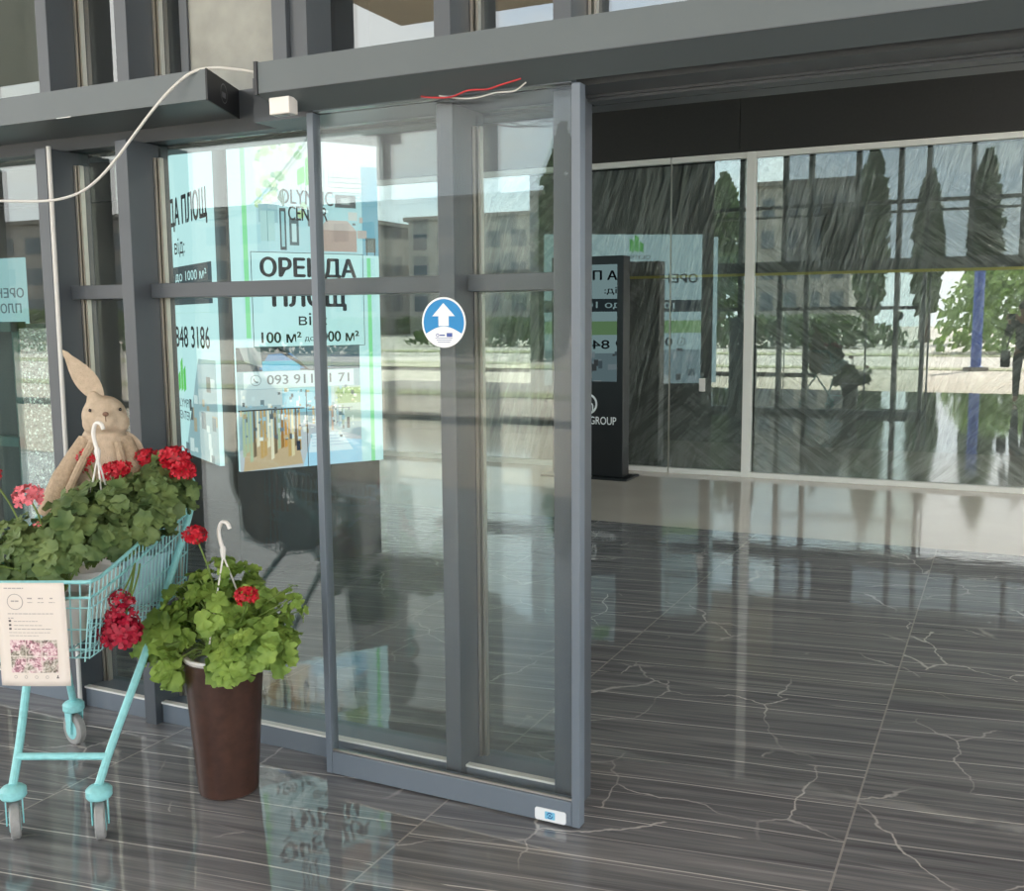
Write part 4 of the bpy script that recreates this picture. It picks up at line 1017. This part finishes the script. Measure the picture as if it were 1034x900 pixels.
# knitted jacket: sleeves and front edges
m = MB()
m.tube(smooth_path([HV(-0.055, -0.01, -0.085), HV(-0.12, -0.04, -0.18), HV(-0.165, -0.05, -0.27), HV(-0.195, -0.06, -0.33)], 5), [0.036] * 6 + [0.040] * 6 + [0.034] * 4, 14)
m.build('sleeve', PLUSHJ, rb)
m = MB()
m.tube(smooth_path([HV(0.05, -0.01, -0.09), HV(0.085, -0.05, -0.17), HV(0.10, -0.08, -0.27)], 5), 0.040, 14)
m.build('sleeve', PLUSHJ, rb)
m = MB()
m.tube(smooth_path([HV(-0.035, -0.075, -0.085), HV(-0.075, -0.095, -0.16), HV(-0.13, -0.105, -0.28), HV(-0.15, -0.10, -0.36)], 5), 0.014, 8)
m.tube(smooth_path([HV(0.045, -0.075, -0.085), HV(0.06, -0.095, -0.16), HV(0.07, -0.105, -0.28)], 5), 0.014, 8)
m.build('lapel', PLUSHJ, rb)
m = MB(); m.ellipsoid(HV(0.014, -0.094, 0.014), (0.011, 0.009, 0.008)); m.tube([HV(0.014, -0.097, 0.008), HV(0.014, -0.093, -0.014)], 0.0014, 6); m.build('nose', NOSE, rb)
for q in (-0.038, 0.058):
    m = MB(); m.ellipsoid(HV(q, -0.062, 0.026), (0.006, 0.005, 0.006), 12, 8); m.build('eye', EYE, rb)

# ------------------------------------------------------------------ left interior: cabinet and silver sheet seen through the left window
cb = thing('display_cabinet', 'teal framed display cabinet seen through the leftmost window', 'cabinet', (-4.75, 3.8, 0))
CT = principled('cabinet_teal', rgb(70, 110, 108), 0.4)
m = MB()
for x in (-5.15, -4.49): m.box(x, x + 0.045, 3.55, 3.60, 0, 1.55)
for z in (0, 0.92, 1.50): m.box(-5.15, -4.445, 3.55, 3.60, z, z + 0.05)
m.build('frame', CT, cb)
m = MB(); m.box(-5.15, -4.45, 3.6, 4.0, 0.0, 1.54); m.build('body', principled('cabinet_dark', rgb(58, 72, 74), 0.5), cb)
ps = thing('lit_sign', 'pale lit sign with mirrored lettering seen from behind, above the foil board', 'sign', (-4.8, 3.75, 1.6))  # glowing panel stands in for the lit column's reflection in glass
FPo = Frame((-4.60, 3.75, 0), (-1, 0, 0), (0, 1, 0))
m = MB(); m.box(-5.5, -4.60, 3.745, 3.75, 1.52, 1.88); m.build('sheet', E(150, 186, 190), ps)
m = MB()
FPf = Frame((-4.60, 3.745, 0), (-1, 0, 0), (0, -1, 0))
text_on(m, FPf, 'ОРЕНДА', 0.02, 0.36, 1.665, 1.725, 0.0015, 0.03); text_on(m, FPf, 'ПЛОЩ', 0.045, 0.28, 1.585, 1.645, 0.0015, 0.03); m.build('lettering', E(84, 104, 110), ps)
def bubble_mat():
    m_, N, L = new_mat('silver_bubble_foil')
    tc = N.new('ShaderNodeTexCoord'); v = N.new('ShaderNodeTexVoronoi'); v.inputs['Scale'].default_value = 60; L.new(tc.outputs['Object'], v.inputs['Vector'])
    n = N.new('ShaderNodeTexNoise'); n.inputs['Scale'].default_value = 34; n.inputs['Detail'].default_value = 4; L.new(tc.outputs['Object'], n.inputs['Vector'])
    b = N.new('ShaderNodeBump'); b.inputs['Strength'].default_value = 0.9; b.inputs['Distance'].default_value = 0.02; L.new(n.outputs['Fac'], b.inputs['Height'])
    p = N.new('ShaderNodeBsdfPrincipled'); p.inputs['Metallic'].default_value = 0.8; p.inputs['Roughness'].default_value = 0.25
    L.new(ramp_n(N, L, v.outputs['Distance'], [(0.1, rgb(220, 220, 216)), (0.6, rgb(150, 150, 148))]), p.inputs['Base Color']); L.new(b.outputs['Normal'], p.inputs['Normal'])
    out(N, L, p.outputs[0]); return m_
m = MB(); m.box(-4.06, -3.62, 3.25, 3.28, 0.0, 1.52); tag(m.build('foil_board', bubble_mat()), 'crinkled silver foil covered board standing behind the leftmost window', 'board')

# ------------------------------------------------------------------ what the glass mirrors: the street in front
random.seed(31)
def scatter_crown(n, f, size):
    mb = MB()
    for i in range(n):
        p = f(); nr = Vector((random.uniform(-1, 1), random.uniform(-1, 1), random.uniform(-.2, 1))).normalized(); x = nr.orthogonal().normalized(); y = nr.cross(x); s = size * random.uniform(.6, 1.3)
        mb.add([p - x * s, p + y * s * 0.6, p + x * s, p - y * s * 0.6], [(0, 1, 2, 3)])
    return mb
def poplar(x, y, h, w, label):
    t = thing('poplar_tree', label, 'tree', (x, y, -0.06), 'poplars across the street')
    m = MB(); m.tube([(x, y, -0.06), (x, y, h * 0.5), (x, y, h * 0.9)], [0.35, 0.2, 0.04], 8); m.build('trunk', principled('bark', rgb(90, 78, 64), 0.9), t)
    def f():
        q = random.random() ** 0.8; z = 1.6 + (h - 1.6) * q; r = w * (math.sin(PI * min(1, q * 0.9 + 0.12)) ** 0.6) * random.random() ** 0.4; a = random.random() * 2 * PI
        return Vector((x + r * math.cos(a), y + r * math.sin(a), z))
    scatter_crown(1500, f, 0.34).build('crown', TREELEAF, t)
POPLARS = [(-21.4, -45, 11.4, 1.5, 'poplar across the street nearest the long grey block'), (-16.5, -45, 10.3, 1.5, 'broad poplar across the street left of the four storey block'), (-7.6, -45, 11.3, 1.0, 'tallest slim poplar across the street right of the four storey block'), (-4.5, -45, 9.7, 0.8, 'shorter slim poplar across the street between two taller ones'), (-1.5, -45, 10.6, 0.9, 'slim poplar across the street behind the bright green bush'), (3.2, -46, 7.5, 0.9, 'low poplar across the street behind the round bush')]
for (x, y, h, w, lab) in POPLARS: poplar(x, y, h, w, lab)
def bush(x, y, rx, ry, h, n, label, mat=BUSHLEAF):
    t = thing('bush', label, 'bush', (x, y, -0.06), 'bushes along the street')
    def f():
        a = random.random() * 2 * PI; q = random.random() ** 0.5; z = random.random() ** 0.8
        s = math.sqrt(max(0, 1 - z * z * 0.8)); return Vector((x + rx * q * s * math.cos(a), y + ry * q * s * math.sin(a), -0.06 + h * z))
    scatter_crown(n, f, 0.22).build('foliage', mat, t)
    m = MB(); m.tube([(x, y, -0.06), (x, y, h * 0.6)], [0.1, 0.04], 6); m.build('stem', STEM, t)
bush(-0.2, -29, 3.0, 2.0, 3.6, 1500, 'wide bright green bush behind the blue post across the road')
bush(6.5, -30, 3.2, 2.0, 3.2, 1200, 'round bright bush to the right of the blue post across the road')
bush(-16.5, -30, 1.4, 1.4, 3.0, 900, 'tall green bush across the road mirrored in the sliding door', TREELEAF)
bush(-10, -34, 6.0, 1.5, 1.6, 1500, 'long low hedge like bush across the road', TREELEAF)
bush(-26, -34, 7.0, 1.5, 1.6, 1500, 'long low bush across the road further along', TREELEAF)
bush(-48, -34, 12.0, 1.5, 2.2, 1800, 'longest low bush across the road at the far end', TREELEAF)
pk = thing('advertising_post', 'round blue post standing at the kerb across the parking area', 'post', (-0.85, -13.1, -0.06))
m = MB(); m.lathe((-0.85, -13.1, -0.06), [(0.0, 0.0), (0.2, 0.0), (0.2, 0.1), (0.145, 0.12), (0.145, 3.1), (0.0, 3.1)], 20); m.build('pole', principled('post_blue', rgb(66, 92, 170), 0.5), pk)
m = MB(); m.lathe((-0.85, -13.1, -0.06), [(0.0, -0.02), (0.35, -0.02), (0.35, 0.09), (0.0, 0.09)], 20); m.build('footing', KERB, pk)
def building(x0, x1, y, h, col, label, rows, cols):
    t = thing('street_building', label, 'building', ((x0 + x1) / 2, y, 0), 'blocks across the street')
    m = MB(); m.box(x0, x1, y - 14, y, -0.1, h); m.build('wall', principled('render_%d' % int(h * 10), rgb(*col), 0.9, noise=0.08, nscale=0.4), t)
    m = MB(); m.box(x0 - 0.4, x1 + 0.4, y - 14.3, y + 0.4, h, h + 0.4); m.build('roof', KERB, t)
    gm = principled('far_pane_%d' % int(h * 10), rgb(70, 80, 88), 0.2)
    for r in range(rows):
        for c_ in range(cols):
            cx = x0 + (x1 - x0) * (c_ + 0.5) / cols; cz = 1.6 + (h - 2) * (r + 0.45) / rows; ww = (x1 - x0) / cols * 0.28
            m = MB(); m.box(cx - ww, cx + ww, y, y + 0.06, cz - 0.8, cz + 0.8); m.build('window', gm, t)
building(-21.3, -13.0, -76, 13.2, (146, 140, 132), 'grey four storey block mirrored in the inner glass', 4, 4)
building(-56, -31, -72, 11.4, (150, 146, 140), 'long grey block mirrored in the sliding door', 3, 9)
building(-120, -58, -66, 11.0, (140, 134, 128), 'longest dark grey block at the far end of the street', 3, 16)

# ------------------------------------------------------------------ the person holding the phone, mirrored in the inner glass
def skin(name, verts, edges, radii, mat, parent, root=0, sub=2):
    off = parent_loc(parent)
    me = bpy.data.meshes.new(name); me.from_pydata([tuple(Vector(v) - off) for v in verts], edges, []); me.materials.append(mat)
    o = bpy.data.objects.new(name, me); COL.objects.link(o)
    if parent: o.parent = parent
    o.modifiers.new('skin', 'SKIN'); sv = me.skin_vertices[0].data
    for i, r_ in enumerate(radii):
        sv[i].radius = (r_, r_) if not isinstance(r_, tuple) else r_; sv[i].use_root = (i == root)
    sb_ = o.modifiers.new('sub', 'SUBSURF'); sb_.levels = sub; sb_.render_levels = sub
    dg = bpy.context.evaluated_depsgraph_get(); m2_ = bpy.data.meshes.new_from_object(o.evaluated_get(dg)); o.modifiers.clear(); o.data = m2_
    for p in m2_.polygons: p.use_smooth = True
    return o
SKINM = principled('skin', rgb(196, 150, 124), 0.55); CLOTH = principled('dark_cloth', rgb(40, 42, 48), 0.85); HAIR = principled('dark_hair', rgb(48, 36, 30), 0.7)
X0, Y0 = 0.24, -0.42
pe = thing('person', 'person in dark clothes standing outside with a raised phone and a shoulder bag', 'person', (X0, Y0, 0))
vb = [(X0, Y0, .93), (X0, Y0, 1.10), (X0, Y0 + .01, 1.28), (X0, Y0 + .01, 1.42), (X0, Y0 + .02, 1.50), (X0 - .02, Y0 + .04, 1.60), (X0 - .02, Y0 + .05, 1.70)]
eb = [(i, i + 1) for i in range(6)]; rb_ = [.15, .13, .15, .13, .052, .082, .085]
tips = []
for q in (-1, 1):
    b_ = len(vb)
    vb += [(X0 + q * .17, Y0 + .01, 1.41), (X0 + q * .26 - .02, Y0 + .08, 1.18), (X0 * .35 + q * .09, -.10, 1.42), (X0 * .1 + q * .085, -.045, 1.51)]
    eb += [(3, b_), (b_, b_ + 1), (b_ + 1, b_ + 2), (b_ + 2, b_ + 3)]; rb_ += [.062, .042, .028, .030]
    w_ = Vector(vb[b_ + 3])
    for j, ln_ in enumerate((.045, .052, .050, .040)):
        f_ = len(vb); z_ = .030 - .02 * j
        vb += [tuple(w_ + Vector((-q * .006, .012, z_ * .6))), tuple(w_ + Vector((-q * .010, .035, z_))), tuple(w_ + Vector((-q * (.012 + ln_ * .5), .040, z_)))]
        eb += [(b_ + 3, f_), (f_, f_ + 1), (f_ + 1, f_ + 2)]; rb_ += [.009, .0085, .007]
    f_ = len(vb); vb += [tuple(w_ + Vector((-q * .012, -.012, .03))), tuple(w_ + Vector((-q * .035, -.010, .045)))]; eb += [(b_ + 3, f_), (f_, f_ + 1)]; rb_ += [.010, .008]
for q in (-1, 1):
    b_ = len(vb)
    vb += [(X0 + q * .09, Y0, .86), (X0 + q * .10, Y0 + .02, .48), (X0 + q * .10, Y0, .09), (X0 + q * .115, Y0 + .13, .035)]
    eb += [(0, b_), (b_, b_ + 1), (b_ + 1, b_ + 2), (b_ + 2, b_ + 3)]; rb_ += [.085, .056, .040, .036]
skin('body', vb, eb, rb_, SKINM, pe)
tv = [(X0, Y0, .86), (X0, Y0, 1.10), (X0, Y0 + .01, 1.28), (X0, Y0 + .01, 1.43)]; te = [(0, 1), (1, 2), (2, 3)]; tr_ = [.175, .15, .168, .140]
for q in (-1, 1):
    b_ = len(tv); tv += [(X0 + q * .17, Y0 + .01, 1.41), (X0 + q * .26 - .02, Y0 + .08, 1.18), (X0 * .35 + q * .09, -.11, 1.41)]; te += [(3, b_), (b_, b_ + 1), (b_ + 1, b_ + 2)]; tr_ += [.075, .056, .040]
skin('jacket', tv, te, tr_, CLOTH, pe)
tv = [(X0, Y0, .95), (X0, Y0, .88)]; te = [(0, 1)]; tr_ = [.16, .16]
for q in (-1, 1):
    b_ = len(tv); tv += [(X0 + q * .09, Y0, .84), (X0 + q * .10, Y0 + .02, .48), (X0 + q * .10, Y0, .10)]; te += [(1, b_), (b_, b_ + 1), (b_ + 1, b_ + 2)]; tr_ += [.098, .070, .055]
skin('trousers', tv, te, tr_, CLOTH, pe)
hc = Vector((X0 - .02, Y0 + .045, 1.66))
m = MB(); m.ellipsoid(hc + Vector((0, -.02, .03)), (.092, .10, .11)); m.build('hair', HAIR, pe)
m = MB(); m.ellipsoid(hc + Vector((0, .088, -.01)), (.012, .018, .018)); m.build('nose', SKINM, pe)
m = MB(); m.ellipsoid(hc + Vector((0, .078, -.048)), (.024, .01, .007)); m.build('mouth', principled('lip', rgb(160, 90, 84), 0.5), pe)
for q in (-1, 1):
    m = MB(); m.ellipsoid(hc + Vector((q * .032, .078, .018)), (.012, .008, .007)); m.build('eye', EYE, pe)
    m = MB(); m.ellipsoid(hc + Vector((q * .088, 0, .0)), (.012, .02, .032)); m.build('ear', SKINM, pe)
ph = thing('mobile_phone', 'dark phone held up in both hands by the person outside', 'phone', (0.024, -0.02, 1.50))
m = MB(); m.box(-0.055, 0.105, -0.024, -0.016, 1.47, 1.56, bev=0.003); m.build('body', BLACKGLOSS, ph)
bgm = thing('shoulder_bag', 'dark shoulder bag hanging at the hip of the person outside', 'bag', (0.0, -0.42, 0.72))
m = MB(); m.box(-0.13, 0.03, -0.50, -0.34, 0.62, 0.92, bev=0.03); m.build('body', CLOTH, bgm)
m = MB(); m.tube(smooth_path([(-0.05, -0.36, 0.9), (0.02, -0.30, 1.15), (0.10, -0.30, 1.40), (0.12, -0.42, 1.50), (0.05, -0.50, 1.30), (-0.05, -0.48, 0.9)], 5), 0.012, 6); m.build('strap', CLOTH, bgm)

# ------------------------------------------------------------------ light
W = bpy.data.worlds.new('sky'); SC.world = W; W.use_nodes = True
N, L = W.node_tree.nodes, W.node_tree.links; N.clear()
tc = N.new('ShaderNodeTexCoord'); sp = N.new('ShaderNodeSeparateXYZ'); L.new(tc.outputs['Generated'], sp.inputs[0])
grad = ramp_n(N, L, sp.outputs[2], [(0.0, (0.78, 0.83, 0.86, 1)), (0.12, (0.62, 0.75, 0.88, 1)), (0.45, (0.33, 0.52, 0.80, 1)), (1.0, (0.18, 0.36, 0.70, 1))])
mp = N.new('ShaderNodeMapping'); mp.inputs['Scale'].default_value = (1, 1, 2.6); L.new(tc.outputs['Generated'], mp.inputs['Vector'])
nz = N.new('ShaderNodeTexNoise'); nz.inputs['Scale'].default_value = 2.3; nz.inputs['Detail'].default_value = 7; nz.inputs['Roughness'].default_value = 0.55; L.new(mp.outputs[0], nz.inputs['Vector'])
cl = N.new('ShaderNodeMapRange'); L.new(nz.outputs['Fac'], cl.inputs[0]); cl.inputs[1].default_value = 0.36; cl.inputs[2].default_value = 0.56
sky = mix_n(N, L, cl.outputs[0], grad, (0.90, 0.89, 0.87, 1))
bg = N.new('ShaderNodeBackground'); L.new(sky, bg.inputs['Color']); bg.inputs['Strength'].default_value = 3.0
o = N.new('ShaderNodeOutputWorld'); L.new(bg.outputs[0], o.inputs['Surface'])
sl = bpy.data.lights.new('sun', 'SUN'); sl.energy = 13.0; sl.angle = 0.01; sl.color = (1.0, 0.95, 0.87)
so = bpy.data.objects.new('sun', sl); COL.objects.link(so)
so.rotation_euler = Vector((-0.35, 1.0, -1.02)).to_track_quat('-Z', 'Y').to_euler()
# added fill panels on the hall ceiling, out of view, to brighten the inside
for i, (x, y) in enumerate([(1.9, 7.6), (3.9, 7.6), (5.9, 7.6), (7.9, 7.6)]):
    t = thing('ceiling_light', 'flat square ceiling lamp inside the hall, lamp %s from the left' % ['first', 'second', 'third', 'fourth'][i], 'ceiling light', (x, y, 4.4), 'hall ceiling lamps')
    m = MB(); m.box(x - 0.32, x + 0.32, y - 0.32, y + 0.32, 4.36, 4.4); m.build('housing', WHITEFRAME, t)
    m = MB(); m.box(x - 0.29, x + 0.29, y - 0.29, y + 0.29, 4.352, 4.3598); m.build('diffuser', emissive('lamp_white', (1, 0.96, 0.9, 1), 34.0), t)

# ------------------------------------------------------------------ camera (calibrated on the photograph's vanishing points)
f, pitch, yaw, roll = 1035.0, 0.1238, -0.4506, -0.00754
fwd = Vector((math.sin(yaw) * math.cos(pitch), math.cos(yaw) * math.cos(pitch), -math.sin(pitch)))
r0 = Vector((math.cos(yaw), -math.sin(yaw), 0)); u0 = r0.cross(fwd)
r = r0 * math.cos(roll) + u0 * math.sin(roll); u = r.cross(fwd)
cd = bpy.data.cameras.new('camera'); co = bpy.data.objects.new('camera', cd); COL.objects.link(co)
cd.sensor_fit = 'HORIZONTAL'; cd.sensor_width = 36.0; cd.lens = f / 1034.0 * 36.0; cd.clip_start = 0.02; cd.clip_end = 400
M = Matrix((r, u, -fwd)).transposed().to_4x4(); M.translation = Vector((0, 0, 1.55)); co.matrix_world = M
SC.camera = co

SC.view_settings.view_transform = 'Standard'; SC.view_settings.look = 'None'; SC.view_settings.gamma = 1.0
SC.view_settings.use_curve_mapping = False; SC.view_settings.exposure = 0.74
SC.cycles.use_denoising = True; SC.cycles.denoising_prefilter = 'ACCURATE'
SC.cycles.max_bounces = 16; SC.cycles.transparent_max_bounces = 32; SC.cycles.glossy_bounces = 8; SC.cycles.diffuse_bounces = 4
SC.cycles.caustics_reflective = False; SC.cycles.caustics_refractive = False
